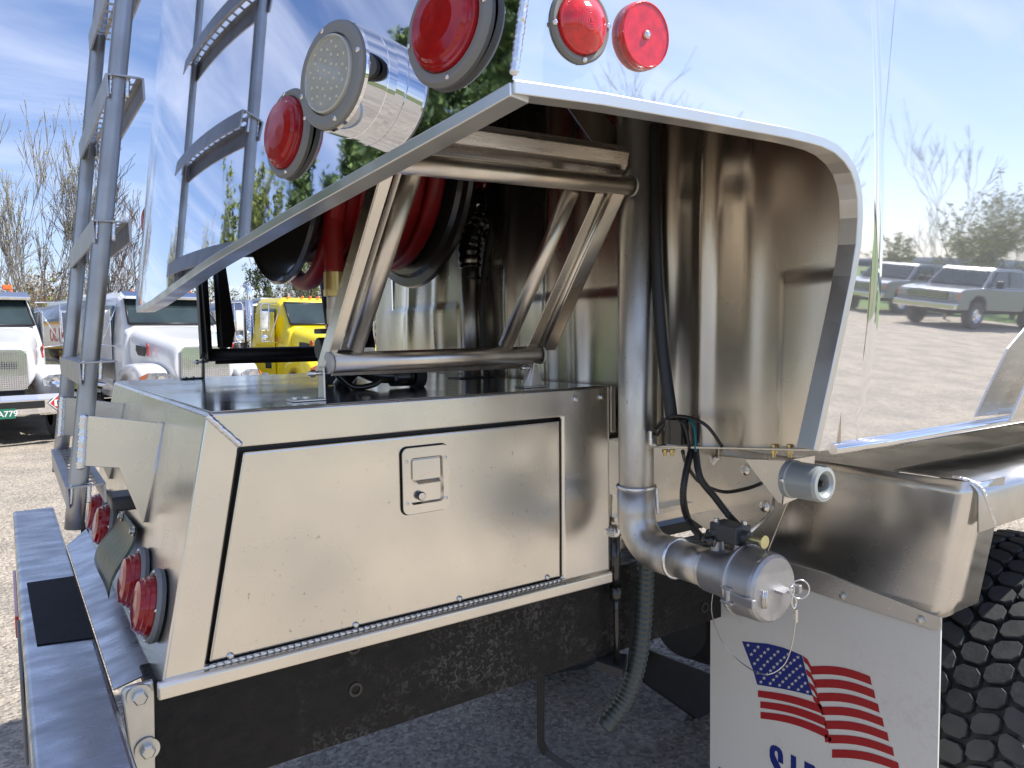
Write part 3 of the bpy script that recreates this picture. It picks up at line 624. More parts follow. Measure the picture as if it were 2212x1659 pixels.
# valve on top of the coupling
vb=V((PXc,yB-.030,zc)); 
for dy in(0,-.055): b=MB(); b.lathe(vb+V((0,dy+.008,.036)),(0,0,1),[(0,.013),(.028,.012),(.030,0)],16); b.build('valve_boss','cast_al',pipe)
b=MB(); b.box(vb+V((.0,-.022,.083)),(.042,.062,.032)); b.box(vb+V((0,.004,.066)),(.02,.02,.012)); b.lathe(vb+V((0,-.053,.080)),(0,-1,0),[(0,.012),(.014,.012),(.014,0)],20); vv=b.build('air_valve','valve_grey',pipe,bev=.0015)
b=MB(); p=vb+V((0,-.066,.080)); b.lathe(p,(0,-1,0),[(0,.005),(.028,.005)],14); b.lathe(p-V((0,.028,0)),(0,-1,0),[(0,.006),(.002,.012),(.006,.012),(.007,0)],20); b.build('valve_knob','yellow_knob',pipe)
for dx,dy in((-.012,.0),(.012,-.045)): b=MB(); b.lathe(vb+V((dx,dy,.099)),(0,0,1),[(0,.0055),(.007,.0055),(.007,.003),(.004,.0025)],14); b.build('valve_screw','steel_bolt',pipe)
b=MB(); b.lathe(vb+V((-.021,.002,.080)),(-1,0,0),[(0,.008),(.01,.008)],14); b.build('valve_plug','steel_bolt',pipe)
# corrugated conduits down to the valve
def corr(pts,r,name,m='black_plastic',parent=T,pitch=.0042,seg=14):
    sp_=smooth_path(pts,24); out=[sp_[0]]
    for p in sp_[1:]:
        if (p-out[-1]).length>=pitch/2: out.append(p)
    b=MB(); b.tube(out,[r if k%2 else r*.84 for k in range(len(out))],seg); return b.build(name,m,parent)
lip=P(1495,972,x=.885)
corr([P(1495,965,x=.885),P(1480,1030,y=-.24),P(1476,1080,y=-.24),P(1488,1125,y=-.23),P(1518,1165,x=PXc-.03)],.0075,'air_line')
corr([P(1502,965,x=.885),P(1512,1030,y=-.26),P(1545,1075,y=-.28),P(1580,1120,y=-.31),P(1610,1150,x=PXc+.03)],.0075,'air_line')
b=MB(); b.tube([P(1608,1146,x=PXc+.03),P(1615,1156,x=PXc+.028)],.009,12); b.tube([P(1518,1163,x=PXc-.03),P(1545,1172,x=PXc-.022)],.009,12); b.build('hose_fitting','black_gloss',T)
b=MB(); b.tube(smooth_path([P(1470,930,x=.87),P(1485,905,x=.87),P(1500,925,x=.87),P(1503,975,x=.87)],8),.003,8); b.build('teal_cable','teal_wire',T)
b=MB(); b.tube(smooth_path([P(1475,975,x=.9),P(1482,1000,x=1.0),P(1510,1040,x=1.05),P(1560,1062,x=1.1),P(1610,1056,x=1.1),P(1645,1044,x=1.1)],8),.0042,10)
b.tube(smooth_path([P(1418,925,x=.86),P(1440,905,x=.85),P(1475,915,x=.85),P(1490,970,x=.87)],8),.004,8); b.tube(smooth_path([P(1420,940,x=.86),P(1455,900,x=.84),P(1520,915,x=.84),P(1560,965,x=.87)],8),.0035,8)
b.build('cable','black_plastic',T)
b=MB(); b.tube([P(1674,1070,x=1.2),P(1668,1100,x=1.18),P(1655,1118,x=1.15),P(1618,1150,x=1.0)],.004,10); b.build('steel_line','steel_bolt',T)
# black can standing in the corner behind the pipe
c=P(1462,962,x=.86); b=MB(); b.lathe((.86,c.y,c.z+.004),(0,0,1),[(0,.024),(.05,.024),(.055,.018),(.058,0)],24); b.build('filter_can','black_gloss',T)
b=MB(); b.box(P(1411,948,x=.855)+V((0,0,0)),(.012,.008,.030)); b.bead(P(1406,930,x=.84),P(1406,962,x=.84),.005,.005); b.build('pipe_lug','weld',T)
# dome lamp and triangular bracket under the opening
b=MB(); q=[P(*p,x=.885) for p in ((1607,991),(1700,994),(1702,1040),(1692,1090),(1680,1086))]; b.prism(q,(.003,0,0)); fb=b.build('lamp_bracket','satin',T,bev=.0008)
pf=q[1]; b=MB(); b.prism([q[1],q[1]+V((.085,0,0)),q[3]+V((.085,0,.01)),q[3]],(0,.004,0)); b.build('bracket_flange','satin',fb,bev=.001)
c0=P(1724,1040,y=-.475); c1=P(1779,1046,y=-.535); n=V((0,-1,0)); rr_=.0315
c0=V((c1.x,-.474,c1.z)); b=MB(); b.lathe(c0,n,[(-.004,rr_*1.06),(.006,rr_*1.06),(.008,rr_),(.058,rr_),(.064,rr_*.93),(.065,rr_*.72),(.060,rr_*.55),(.040,rr_*.42),(.036,0)],48); lamp=b.build('dome_lamp','fixture_grey',T)
b=MB(); b.lathe(c0+n*.036,n,[(0,.008),(.012,.008),(.012,.006),(.026,.006),(.026,0)],6); b.build('lamp_bolt','black_plastic',lamp)
b=MB(); screw(b,c0+V((-.0325,-.004,.002)),(-1,-.2,0),.0045); b.build('screw','steel_bolt',lamp)
# drain hose below
hp=smooth_path([P(1396,1180,y=-.02),P(1394,1250,y=-.02),P(1390,1340,y=-.02),P(1378,1430,y=-.02),P(1350,1510,y=-.01),P(1303,1572,y=.0)],30)
out=[hp[0]]
for p in hp[1:]:
    if (p-out[-1]).length>=.0026: out.append(p)
b=MB(); b.tube(out,[(.0215,.0212,.0185,.0187)[k%4] for k in range(len(out))],22,caps=False); dh=b.build('drain_hose','clear_hose',T)
b=MB(); b.tube(out[:-1],.0165,16); b.build('hose_core','under_dark',dh)
# ---------------------------------------------------------------- roller guide frames on the box
FP=V((0,.115,1.50)); FN=V((0,1,.245/.40)).normalized()      # tilting plane of the near frame
def fp(px,py,off=0): return PP(px,py,FP-FN*off,FN)
def mirror(p): return V((p.x,1.19-p.y,p.z))
def guide(mir,mt1,mt2,label=None):
    g=(lambda p:mirror(p)) if mir else (lambda p:p)
    mb=MB(); A=fp(852,350); B=fp(1362,402); C=fp(712,784); D=fp(1166,766)
    mb.tube([g(A),g(A.lerp(B,.5)),g(B)],.0185,30)
    o=mb.build('hose_guide',mt1,T)
    b=MB(); b.tube([g(C),g(D)],.0195,30); b.build('roller',mt1,o)
    b=MB(); b.tube([g(fp(768,752,-.012)),g(fp(892,368,-.012))],.0165,24); b.build('tube_leg',mt1,o)
    b=MB(); b.tube([g(fp(1092,748,-.012)),g(fp(1236,410,-.012))],.0160,24); b.build('tube_leg',mt1,o)
    if mir:
        for (pa,pb,w__) in (((845,350),(712,786),.042),((1330,410),(1160,758),.034)):
            b=MB(); a_,c_=g(fp(*pa)),g(fp(*pb)); d_=(c_-a_).normalized(); b.box((a_+c_)/2,((c_-a_).length,w__,.03),(d_,d_.cross(X_).normalized(),X_)); b.build('post','black_steel_and_shade',o,bev=.002)
    # angle legs: flat flange facing us and a flange running away
    def strip(p0,p1,q1,q0,dpt,flange_at,name='angle_leg'):
        b=MB(); pl=[fp(*p,-.004) for p in (p0,p1,q1,q0)]; e=FN*.004
        if mir: pl=[g(p) for p in pl]; e=V((0,-FN.y,FN.z))*.004
        b.prism(pl,e)
        i,j=flange_at; u=(pl[i]-pl[j]); sd=(pl[(i+1)%4]-pl[i]) if i%2==0 else (pl[i-1]-pl[i])
        ed=V((0,1 if not mir else -1,.0))*.045
        sdn=sd.normalized()*.004; b.prism([pl[i],pl[j],pl[j]+ed,pl[i]+ed],sdn)
        b.build(name,mt2,o,bev=.0008)
    strip((830,345),(858,352),(735,752),(700,800),.04,(0,3))
    strip((1288,418),(1352,418),(1200,756),(1135,760),.04,(1,2))
    b=MB(); b.tube([g(fp(1318,412,.001)),g(fp(1168,752,.001))],.0042,10); b.tube([g(fp(1324,412,.0)),g(fp(1174,752,.0))],.0025,8); b.build('rib',mt2,o)
    b=MB(); # wide plate behind left leg
    pl=[g(fp(*p,.02*0-.05)) for p in ((855,372),(880,372),(795,700),(762,756),(735,756))]; b.prism(pl,(0,.003,0)); b.build('web_plate',mt2,o)
    # lower roller bracket band and upper channel
    b=MB(); pl=[g(fp(*p,-.02)) for p in ((720,800),(1160,780),(1150,795),(716,812))]; b.prism(pl,(0,.003,0)); b.build('bottom_band',mt2,o)
    for (px,py),sx in (((655,866),1),((1152,836),-1)):
        base=P(px,py,z=Ztop+.003); bs=V((.035*sx,0,0))
        b=MB(); b.box(g(base+V((.006*sx,0,.002))),(.062,.040,.004)); top=base+V((.030,.002,.062)) if sx>0 else base+V((-.012,0,.055))
        b.prism([g(base+V((.034*1,-.016,.002)) if sx>0 else base+V((-.02,-.016,.002))),g(base+V((.034,.016,.002)) if sx>0 else base+V((-.02,.016,.002))),g(top+V((.006,.012,0))),g(top+V((.006,-.012,0)))],(.004,0,0))
        if sx<0: b.prism([g(base+V((-.035,-.010,.002))),g(base+V((.02,-.010,.002))),g(base+V((.008,-.006,.048))),g(base+V((-.004,-.006,.052)))],(0,.003,0))
        b.build('foot_bracket',mt1,o,bev=.001)
        b=MB()
        for dx in(-.014,.006): b=MB(); b.lathe(g(base+V((dx*sx,0,.004))),(0,0,1),[(0,.007),(.004,.007),(.005,0)],6,smooth=False); b.build('bolt','steel_bolt',o)
        b=MB()
        q_=g(top+V((0,0,-.012))); b.tube([q_-V((.02,0,0)),q_+V((.022,0,0))],.0042,10); b.lathe(q_+V((-.012,0,0)),(1,0,0),[(0,.008),(.006,.008),(.006,0)],6)
        b.build('bolt','steel_bolt',o)
    return o
hg=guide(False,'tube_al','satin')
guide(True,'black_steel_and_shade','black_steel_and_shade')  # same frame on the far side, its shade put in as black colour
for (px,py) in ((852,348),(1362,402),(712,784),(1166,766)):
    p=fp(px,py); s_=-1 if px in(852,712) else 1
    b=MB(); b.lathe(p,(s_,0,0),[(-.002,.021),(.004,.021),(.005,0)],24); b.build('end_cap','nylon',hg)
# upper channel
b=MB(); A=P(890,318,y=-.09); B=P(1334,372,y=-.09); h=.052
prof=[(0,0),(0,-.004),(.02,-.006),(.05,-.004),(.055,.012),(.05,.040),(.045,.052),(.0,.058),(-.02,.058),(-.022,.052),(.0,.05),(.03,.044),(.04,.02)]
def chan(a): return [a+V((0,u,v_-.004)) for u,v_ in [(.035,.054),(-.018,.054),(-.032,.049),(-.037,.038),(-.031,.012),(-.024,.004),(.0,-.014),(.04,-.018),(.04,-.014),(.0,-.010),(-.016,.006),(-.022,.044),(.035,.050)]]
b.loft([chan(A),chan(B)]); b.build('upper_channel','brushed_long',hg,bev=.002,seg=2)
b=MB(); b.prism([P(*p,y=-.085) for p in ((1330,348),(1364,352),(1383,372),(1371,398),(1355,392),(1322,378))],(0,.004,0)); b.build('corner_plate','satin',hg,bev=.0008)
b=MB(); b.prism([P(*p,y=-.055) for p in ((1222,225),(1300,236),(1386,358),(1372,372),(1330,345),(1290,320))],(0,.004,0)); b.build('hanger_plate','inner',T)
b=MB(); p=P(1282,321,y=-.08); b.box(p,(.03,.006,.008)); b.tube([p+V((-.02,0,0)),p+V((.02,0,-.004))],.004,8); b.ball(p+V((.035,0,0)),.007); b.build('clip','steel_bolt',hg)
p=P(1367,382,y=-.10); b=MB(); b.lathe(p,(-1,0,0),[(-.01,.007),(.006,.007),(.006,.0045),(.016,.0045),(.016,0)],6); b.build('bolt','steel_bolt',hg)
# ---------------------------------------------------------------- hose reel with red hose
RC_=V((0,.74,2.10)); xl,xr_=.37,.745; RR=.352
b=MB()
b.lathe((xl,RC_.y,RC_.z),(-1,0,0),[(0,RR),(.012,RR+.004),(.02,RR-.004),(.012,RR-.018),(-.004,RR*.80),(-.03,RR*.55),(-.03,.08),(.0,.06),(.0,0)],72)
b.lathe((xl,RC_.y,RC_.z),(1,0,0),[(0,RR-.004),(.006,RR*.8),(.03,RR*.5),(.05,.14),(.33,.14)],72)
reel=b.build('hose_reel','reel_black',T)
b=MB(); b.lathe((xr_,RC_.y,RC_.z),(1,0,0),[(0,RR),(.012,RR+.004),(.02,RR-.004),(.012,RR-.018),(-.004,RR*.80),(-.02,RR*.5),(-.02,0)],72); b.lathe((xr_,RC_.y,RC_.z),(-1,0,0),[(0,RR),(.002,RR*.93),(.012,RR*.9),(.030,RR*.55),(.05,.14)],72); b.build('reel_flange','reel_black',reel)
rh=.0235; b=MB(); pts=[]
R2=random.Random(3)
def coil(Rad,n,xs,xe,z0=0,squash=1.0):
    return [V((xs+(xe-xs)*k/(n*36),RC_.y+Rad*math.sin(2*PI*k/36),RC_.z+Rad*math.cos(2*PI*k/36)*(squash if math.cos(2*PI*k/36)<0 else 1))) for k in range(n*36+1)]
b.tube(coil(.235,6,xl+.05,xr_-.05),rh,14); b.tube(coil(.275,6,xr_-.045,xl+.07),rh,14); b.build('wound_hose','red_hose',reel)
b=MB()
for (x,Rad,sq) in ((.43,.30,1.16),(.475,.285,1.0),(.53,.30,1.06),(.585,.31,.95),(.64,.30,.93),(.69,.31,.92)):
    b.tube([V((x+.015*math.sin(t),RC_.y+Rad*math.sin(t),RC_.z+Rad*math.cos(t)*(sq if math.cos(t)<0 else 1))) for t in [2*PI*k/48 for k in range(49)]],rh*1.02,14)
b.build('wound_hose','red_hose',reel)
yh=.50; b=MB(); h1=P(722,592,y=yh); hb=[V((h1.x+.006,RC_.y-.27,2.42)),V((h1.x+.004,yh-.02,2.25)),V((h1.x+.001,yh,2.05)),V((h1.x,yh,1.9)),h1]
b.tube(smooth_path(hb,8),.0235,18); b.build('hose_tail','red_hose',reel)
def lat(px,py0,py1,r,m,name,seg=20,par=T,y=yh):
    a=P(px,py0,y=y);c=P(px,py1,y=y); b=MB(); b.lathe((h1.x,y,a.z),(0,0,-1),[(0,0),(0,r),(a.z-c.z,r),(a.z-c.z,0)],seg); return b.build(name,m,par,bev=.001)
lat(720,588,628,.0255,'brass','hose_ferrule'); lat(719,626,640,.0285,'brass','ferrule_nut',6); lat(717,641,672,.020,'satin_dull','swivel'); lat(716,668,702,.0225,'zinc','swivel_body',8); lat(715,700,712,.024,'red_paint','swivel_ring')
a=h1+V((-.002,0,0)); zc_=P(700,712,y=yh).z
b=MB(); b.box((h1.x-.005,yh,zc_-.004),(.085,.05,.012)); b.tube([(h1.x-.055,yh-.02,zc_-.045),(h1.x+.05,yh-.02,zc_-.045)],.026,20); b.box((h1.x-.01,yh,zc_-.09),(.05,.03,.09)); b.box((h1.x-.04,yh-.01,zc_-.12),(.018,.025,.10)); gun=b.build('nozzle_body','valve_grey',T,bev=.003)
b=MB(); zt=Ztop+.028; yg=.30; b.tube(smooth_path([(h1.x-.03,yg+.1,zc_-.13),(h1.x-.02,yg+.03,Ztop+.05),(h1.x+.02,yg,Ztop+.035),(h1.x+.10,yg,Ztop+.032)],8),[.02]*25,18)
b.tube([(h1.x+.05,yg,zt),(h1.x+.12,yg,zt+.002)],[.022,.026],24); b.tube(smooth_path([(h1.x-.09,yg-.01,Ztop+.05),(h1.x-.05,yg-.01,Ztop+.012),(h1.x+.0,yg-.01,Ztop+.012),(h1.x+.03,yg-.01,Ztop+.03)],8),.0065,10); b.build('hose_nozzle','black_gloss',T)
b=MB(); b.lathe((h1.x+.105,yg,zt+.002),(1,0,0),[(0,.022),(0,.0295),(.024,.0295),(.026,.024),(.026,0)],28); b.build('nozzle_cap','rubber',T)
# ---------------------------------------------------------------- pipes and cables at the bulkhead
yq=.60; def_=P(1018,690,y=yq); b=MB(); b.tube([P(1020,822,y=yq),P(1016,575,y=yq)],.0265,26); sp1=b.build('supply_pipe','pipe_al',T)
b=MB(); pth=smooth_path([P(1016,578,y=yq),P(1014,540,y=yq),P(1022,505,y=yq),P(1042,475,y=yq),P(1052,450,y=yq),P(1052,410,y=yq)],8); rr_=[.0285+.0022*math.sin(k*1.9)+(.003 if k<12 else 0) for k in range(len(pth))]
b.tube(pth,rr_,22); b.build('wrapped_hose','black_gloss',sp1)
for k,(px,py) in enumerate(((1014,565),(1052,447),(1036,490))):
    b=MB(); p=P(px,py,y=yq); b.lathe(p-V((0,0,.006)),(.0,0,1) if k<1 else (.35,0,1),[(0,.0295),(.001,.0325),(.010,.0325),(.012,.0295)],26); b.build('hose_clamp','steel_bolt',sp1)
b=MB(); p=P(1058,400,y=yq); b.lathe(p,(1,0,.0),[(-.035,.0),(-.035,.022),(-.02,.03),(.03,.03),(.03,0)],20); b.build('red_valve','red_paint',sp1)
corr([P(1075,400,y=yq-.05),P(1068,460,y=yq-.05),P(1050,560,y=yq-.04),P(1042,640,y=yq-.04),P(1044,720,y=yq-.04),P(1052,815,y=yq-.04)],.0105,'conduit',pitch=.007)
b=MB(); b.tube([P(1096,200,y=.62),P(1094,822,y=.62)],.0135,18); b.build('conduit_pipe','pipe_al',T)
b=MB()
for k,dx in enumerate((1100,1106,1111)): b.tube(smooth_path([P(dx-8,230,y=.60),P(dx-2,420,y=.60),P(dx+(k-1)*2,560,y=.60),P(dx+3+(k-1)*2,680,y=.60),P(dx-2,815,y=.60)],8),.006,8)
b.tube(smooth_path([P(1075,220,y=.5),P(1078,300,y=.5),P(1082,420,y=.55)],8),.012,10); b.build('cable_bundle','black_plastic',T)
b=MB()
for px,py in ((1096,475),(1093,570),(1092,640)): p=P(px,py,y=.615); b.lathe(p,(0,0,1),[(0,.018),(.004,.018)],14); b.box(p+V((-.03,0,.002)),(.03,.004,.003))
p=P(1018,603,y=yq); b.lathe(p,(0,0,1),[(0,.0285),(.005,.0285)],20); b.build('cable_tie','black_plastic',T)
b=MB(); b.box((.80,.50,1.4845),(.11,.07,.005)); b.build('pipe_grommet','black_plastic',T,bev=.002)
b=MB(); b.box(P(1050,270,y=.45),(.10,.05,.035)); b.tube([P(1062,255,y=.4),P(1066,290,y=.4)],.012,10); b.build('manifold_block','black_plastic',T,bev=.003)
b=MB(); p=P(1068,288,y=.38); b.tube([p,p+V((0,0,-.03))],.006,10); b.build('manifold_fitting','brass',T)
# dark battens standing on the bulkhead (air line and sheet stiffeners)
b=MB(); b.tube(smooth_path([P(1412,270,x=.865),P(1415,420,x=.865),P(1420,600,x=.862),P(1432,760,x=.86),P(1448,880,x=.86),P(1452,930,x=.86)],8),.013,12); b.build('wiring_harness','black_plastic',T)
# ---------------------------------------------------------------- fender, mud flap
FX=1.27
def fq(px,py,x=FX): return P(px,py,x=x)
yo=-.590; zt=1.302; zb0=1.02
b=MB()
# rear plate with rounded outer corner turning forward, as one bent sheet
zs=[zt+.001,1.25,1.2,1.12,1.03]
def fprofile(z):
    k=(zt-z)/(zt-1.03); yy=yo+.045*k   # outer edge leans in lower down
    pts=[V((FX,.06,z)),V((FX,yy+.034,z))]
    pts+=[V((FX+.024-.024*math.cos(a),yy+.034-.034*math.sin(a),z)) for a in [PI/2*i/8 for i in range(1,9)]]
    pts.append(V((FX+.112,yy-.004,z))); return pts
def fzb(i,n): return 0
secs=[]
prof_n=len(fprofile(1.2))
rowsF=10; gridF=[]
for j in range(rowsF+1):
    t=j/rowsF; row=[]
    for i,p in enumerate(fprofile(1.2)):
        zbot=1.012 if i<3 else 1.012+.02*(i-2)/(prof_n-3)
        z=zt+(zbot-zt)*t; row.append(fprofile(z)[i])
    gridF.append(row)
vs=[p for r_ in gridF for p in r_]
b.add(vs,[(j*prof_n+i,j*prof_n+i+1,(j+1)*prof_n+i+1,(j+1)*prof_n+i) for j in range(rowsF) for i in range(prof_n-1)],True)
fen=b.build('fender','fender_al',T); sm=fen.modifiers.new('thick','SOLIDIFY'); sm.thickness=.003; sm.offset=0
b=MB(); vs=[(FX+.001,.06,zt),(3.4,.06,zt),(FX+.001,yo+.045,zt),(3.4,yo+.045,zt)]; b.prism([(FX+.001,.06,zt),(3.4,.06,zt),(3.4,-.43,zt),(FX+.001,-.43,zt)],(0,0,-.003)); b.build('fender_deck','fender_al',fen)
b=MB(); yt=yo-.005; pts=[(-.428,zt+.004),(yt+.045,zt+.004)]+[(yt+.045-.045*math.sin(a),zt+.004-.030+.030*math.cos(a)) for a in [PI/2*i/8 for i in range(1,9)]]+[(yt-.001,zt-.095)]
secs=[[V((x,y,z)) for y,z in pts] for x in (FX+.004,FX+1.0,3.4)]; b.loft(secs,smooth=True,closed=False,caps=False); ft=b.build('fender_top','trim',fen); sm=ft.modifiers.new('thick','SOLIDIFY'); sm.thickness=.003; sm.offset=-1
b=MB(); pw=[V((FX+.002,yt+.05,zt+.006))]+[V((FX+.004+.004*k,yt+.045-.046*math.sin(a),zt+.006-.03+.03*math.cos(a))) for k,a in enumerate([PI/2*i/6 for i in range(1,7)])]+[V((FX+.075,yt+.0,zt-.095))]
for a,c_ in zip(pw,pw[1:]): b.bead(a,c_,.0042,.004)
b.build('weld_bead','weld',fen)
# strip holding the flap
q=[fq(*p,x=FX-.004) for p in ((1540,1170),(1775,1236),(2032,1334),(2034,1352),(2026,1361),(2012,1360),(1790,1290),(1540,1208))]
b=MB(); b.prism(q,(.003,0,0)); st=b.build('clamp_strip','fender_al',fen,bev=.001)
for px,py in ((1821,1288),(1988,1339),(1640,1232)):
    p=fq(px,py,x=FX-.005); b=MB(); b.lathe(p,(-1,0,0),[(0,.010),(.0015,.010),(.0015,.0072),(.006,.0072),(.007,0)],6,smooth=False); b.build('bolt','zinc',st)
FL=FX+.004
yl=P(1534,1400,x=FL).y; yr_=P(2031,1400,x=FL).y
b=MB(); b.prism([(FL,yl,1.06),(FL,yr_,1.04),(FL,yr_,.34),(FL,yl,.34)],(.006,0,0)); flap=b.build('mud_flap','flap_white',T,bev=.001)
ZX=lambda x,y,o:P(x*.42995+1261.8,y*.42995+877.8,x=FL-.0006*o)
ct=[(793,1180),(850,1186),(920,1192),(1000,1212),(1060,1236),(1095,1252)]; cr_=[(1112,1325),(1130,1395),(1150,1455)]; cb=[(1080,1437),(1000,1420),(930,1408),(870,1398)]; cl=[(848,1322),(820,1250)]
b=MB(); b.prism([ZX(x,y,1) for x,y in ct+cr_+cb+cl],(-.0003,0,0)); b.build('flag_canton','flag_blue',flap)
b=MB()
for r_i in range(9):
    nn=6 if r_i%2==0 else 5
    for k in range(nn):
        u=(k*2+(1 if nn==6 else 2))/12; v_=(r_i+.75)/9.4
        top=(793+302*u,1180+72*u**1.5+4*math.sin(u*PI)); bot=(870+280*u,1398+57*u**1.3)
        x=top[0]+(bot[0]-top[0])*v_; y=top[1]+(bot[1]-top[1])*v_
        vs=[ZX(x,y,2)]+[ZX(x+(10.5 if j%2==0 else 4.2)*math.cos(PI*j/5-PI/2+.1),y+(10.5 if j%2==0 else 4.2)*math.sin(PI*j/5-PI/2+.1),2) for j in range(10)]
        b.add(vs,[(0,j+1,(j+1)%10+1) for j in range(10)])
b.build('flag_stars','flag_white',flap)
b=MB()
def stripe(x0,y0,x1,y1,h0,h1,bow,slope=0,n=14):
    tp=[(x0+(x1-x0)*i/n,y0+(y1-y0)*i/n-bow*math.sin(PI*i/n)) for i in range(n+1)]
    bt=[(x+ (8 if i>0 else 6)*i/n,y+h0+(h1-h0)*i/n) for i,(x,y) in enumerate(tp)]
    vs=[ZX(x,y,1.5) for x,y in tp+bt]; b.add(vs,[(i,i+1,n+2+i,n+1+i) for i in range(n)])
for k in range(7): stripe(1140+17.5*k,1306+66*k+k*k*.6,1437+18*k+.9*k*k,1357+68*k+k*k*.7,42,44,21)
for j,(xa,ya) in enumerate(((873,1427),(885,1482),(886,1535))): stripe(xa,ya,1192+17*j,1500+56*j+8*j,33,46,12+4*j)
for x0,y0,x1,y1 in ((1097,1252,1140,1306),(1112,1318,1160,1384),(1128,1385,1176,1450),(1146,1448,1196,1512)):
    vs=[ZX(*p,1.5) for p in ((x0,y0),(x0+24,y0+18),(x1,y1),(x1+8,y1+42),(x0+26,y0+48),(x0+8,y0+32))]; b.add(vs,[tuple(range(6))])
vs=[ZX(*p,1.5) for p in ((1203,1643),(1225,1652),(1243,1668),(1240,1682),(1212,1690))]; b.add(vs,[tuple(range(5))])
b.build('flag_stripes','flag_red',flap)
# first letters of the lettering at the bottom of the picture
b=MB()
def poly2(pts,o=2): b=MB(); b.add([P(2750/1.8228+x*.4069/1.8228,(2850+y*.4069)/1.8228,x=FL-.0012) for x,y in pts],[tuple(range(len(pts)))]); b.build('letter','flag_blue',flap)
poly2([(688,245),(700,215),(720,206),(750,212),(785,235),(808,268),(818,310),(820,392),(770,368),(768,290),(762,268),(748,260),(738,272),(738,300),(760,350),(800,430),(830,520),(780,520),(735,430),(700,360),(688,310)])
poly2([(893,296),(945,322),(947,700),(895,680)]); poly2([(1025,360),(1070,385),(1115,405),(1140,440),(1165,520),(1170,700),(1120,690),(1118,540),(1100,480),(1072,450),(1074,700),(1025,690)])
poly2([(195,412),(235,440),(300,700),(240,700)])
# ---------------------------------------------------------------- wheels with hexagonal tread blocks
WC=V((1.93,0,.525)); WR=.505
def tyre(yc,blocks,y0,y1):
    b=MB(); w=y1-y0; r=WR
    prof=[(0,.30),(.0,.34),(-.01,.42),(.0,.47),(.012,r-.012),(.03,r-.004)]; prof=[(h,q) for h,q in prof]
    full=[(0,.29)]+[(h,q) for h,q in prof[1:]]+[(w-h,q) for h,q in prof[::-1][:-1]]+[(w,.29)]
    b.lathe((WC.x,y0,WC.z),(0,1,0),full,96); t=b.build('wheel','rubber',T)
    b=MB(); b.lathe((WC.x,y0+.02,WC.z),(0,1,0),[(.03,0),(.03,.10),(.05,.11),(.02,.2),(-.01,.285),(0,.30),(w-.04,.30)],48); b.build('rim','zinc',t)
    if blocks:
        nc=58; cols=5; cw=w/cols; b=MB(); hgt=.019
        for c_ in range(cols):
            for k in range(nc):
                a0=2*PI*(k+(.5 if c_%2 else 0))/nc; yc_=y0+cw*(c_+.5); al=2*PI*r/nc
                tw={0:.22,1:-.30,2:0,3:.30,4:-.22}[c_]
                hexp=[(-.50,-.22),(-.28,-.42),(.28,-.42),(.50,-.22),(.50,.22),(.28,.42),(-.28,.42),(-.50,.22)]
                def pt_(u,v_,h,shr=1):
                    yy=yc_+u*cw*.93*shr; aa=a0+(v_*al*.98*shr+tw*u*al)/r; return V((WC.x+(r+h)*math.sin(aa),yy,WC.z+(r+h)*math.cos(aa)))
                vs=[pt_(u,v_,-.006) for u,v_ in hexp]+[pt_(u,v_,hgt-.0025,.985) for u,v_ in hexp]+[pt_(u,v_,hgt,.94) for u,v_ in hexp]
                fs=[(i,(i+1)%8,8+(i+1)%8,8+i) for i in range(8)]+[(8+i,8+(i+1)%8,16+(i+1)%8,16+i) for i in range(8)]+[tuple(range(16,24))]
                b.add(vs,fs)
        b.build('tread','rubber',t)
tyre(0,True,-.625,-.335); tyre(0,False,-.29,-.02); tyre(0,False,1.38,1.65); tyre(0,False,1.69,1.96)
# ================================================================ THE YARD AROUND
mat('gravel',(.45,.39,.31),.95,0,noise=0,nscale=1.6,col2=(.34,.30,.245),bump=1.0,bscale=34,bdist=.03,detail=12,thr=(.38,.62))
n_=M['gravel'].node_tree; nn_=n_.nodes; ll_=n_.links      # fine speckle of single stones over the broad tone
b_=nn_['Principled BSDF']; old=b_.inputs['Base Color'].links[0].from_socket
tcg=nn_.new('ShaderNodeTexCoord'); vo=nn_.new('ShaderNodeTexVoronoi'); vo.inputs['Scale'].default_value=55; ll_.new(tcg.outputs['Object'],vo.inputs[0])
hs=nn_.new('ShaderNodeSeparateColor'); ll_.new(vo.outputs['Color'],hs.inputs[0]); mrg=nn_.new('ShaderNodeMapRange'); mrg.inputs[3].default_value=.62; mrg.inputs[4].default_value=1.32; ll_.new(hs.outputs[0],mrg.inputs[0])
mg=nn_.new('ShaderNodeVectorMath'); mg.operation='SCALE'; ll_.new(old,mg.inputs[0]); ll_.new(mrg.outputs[0],mg.inputs['Scale']); ll_.new(mg.outputs[0],b_.inputs['Base Color'])
mat('field',(.11,.16,.035),.95,0,noise=0,nscale=.12,col2=(.17,.165,.07),bump=.5,bscale=4,bdist=.1,detail=10)
mat('meadow',(.13,.22,.04),.95,0,noise=.3,nscale=.1)
mat('hill',(.07,.10,.13),1,0,noise=.2,nscale=.02)
def grid_sheet(x0,x1,y0,y1,z,nx,ny,fn=None):
    b=MB(); vs=[]
    for j in range(ny+1):
        for i in range(nx+1):
            x=x0+(x1-x0)*i/nx;y=y0+(y1-y0)*j/ny; vs.append((x,y,z+(fn(x,y) if fn else 0)))
    return b.add(vs,[(j*(nx+1)+i,j*(nx+1)+i+1,(j+1)*(nx+1)+i+1,(j+1)*(nx+1)+i) for j in range(ny) for i in range(nx)],True)
struct('ground',grid_sheet(-1500,1500,-1500,1500,-.006,8,8),'field')
struct('gravel_yard',grid_sheet(-90,30,-16,31,0,4,2),'gravel')
b=MB(); secs=[]
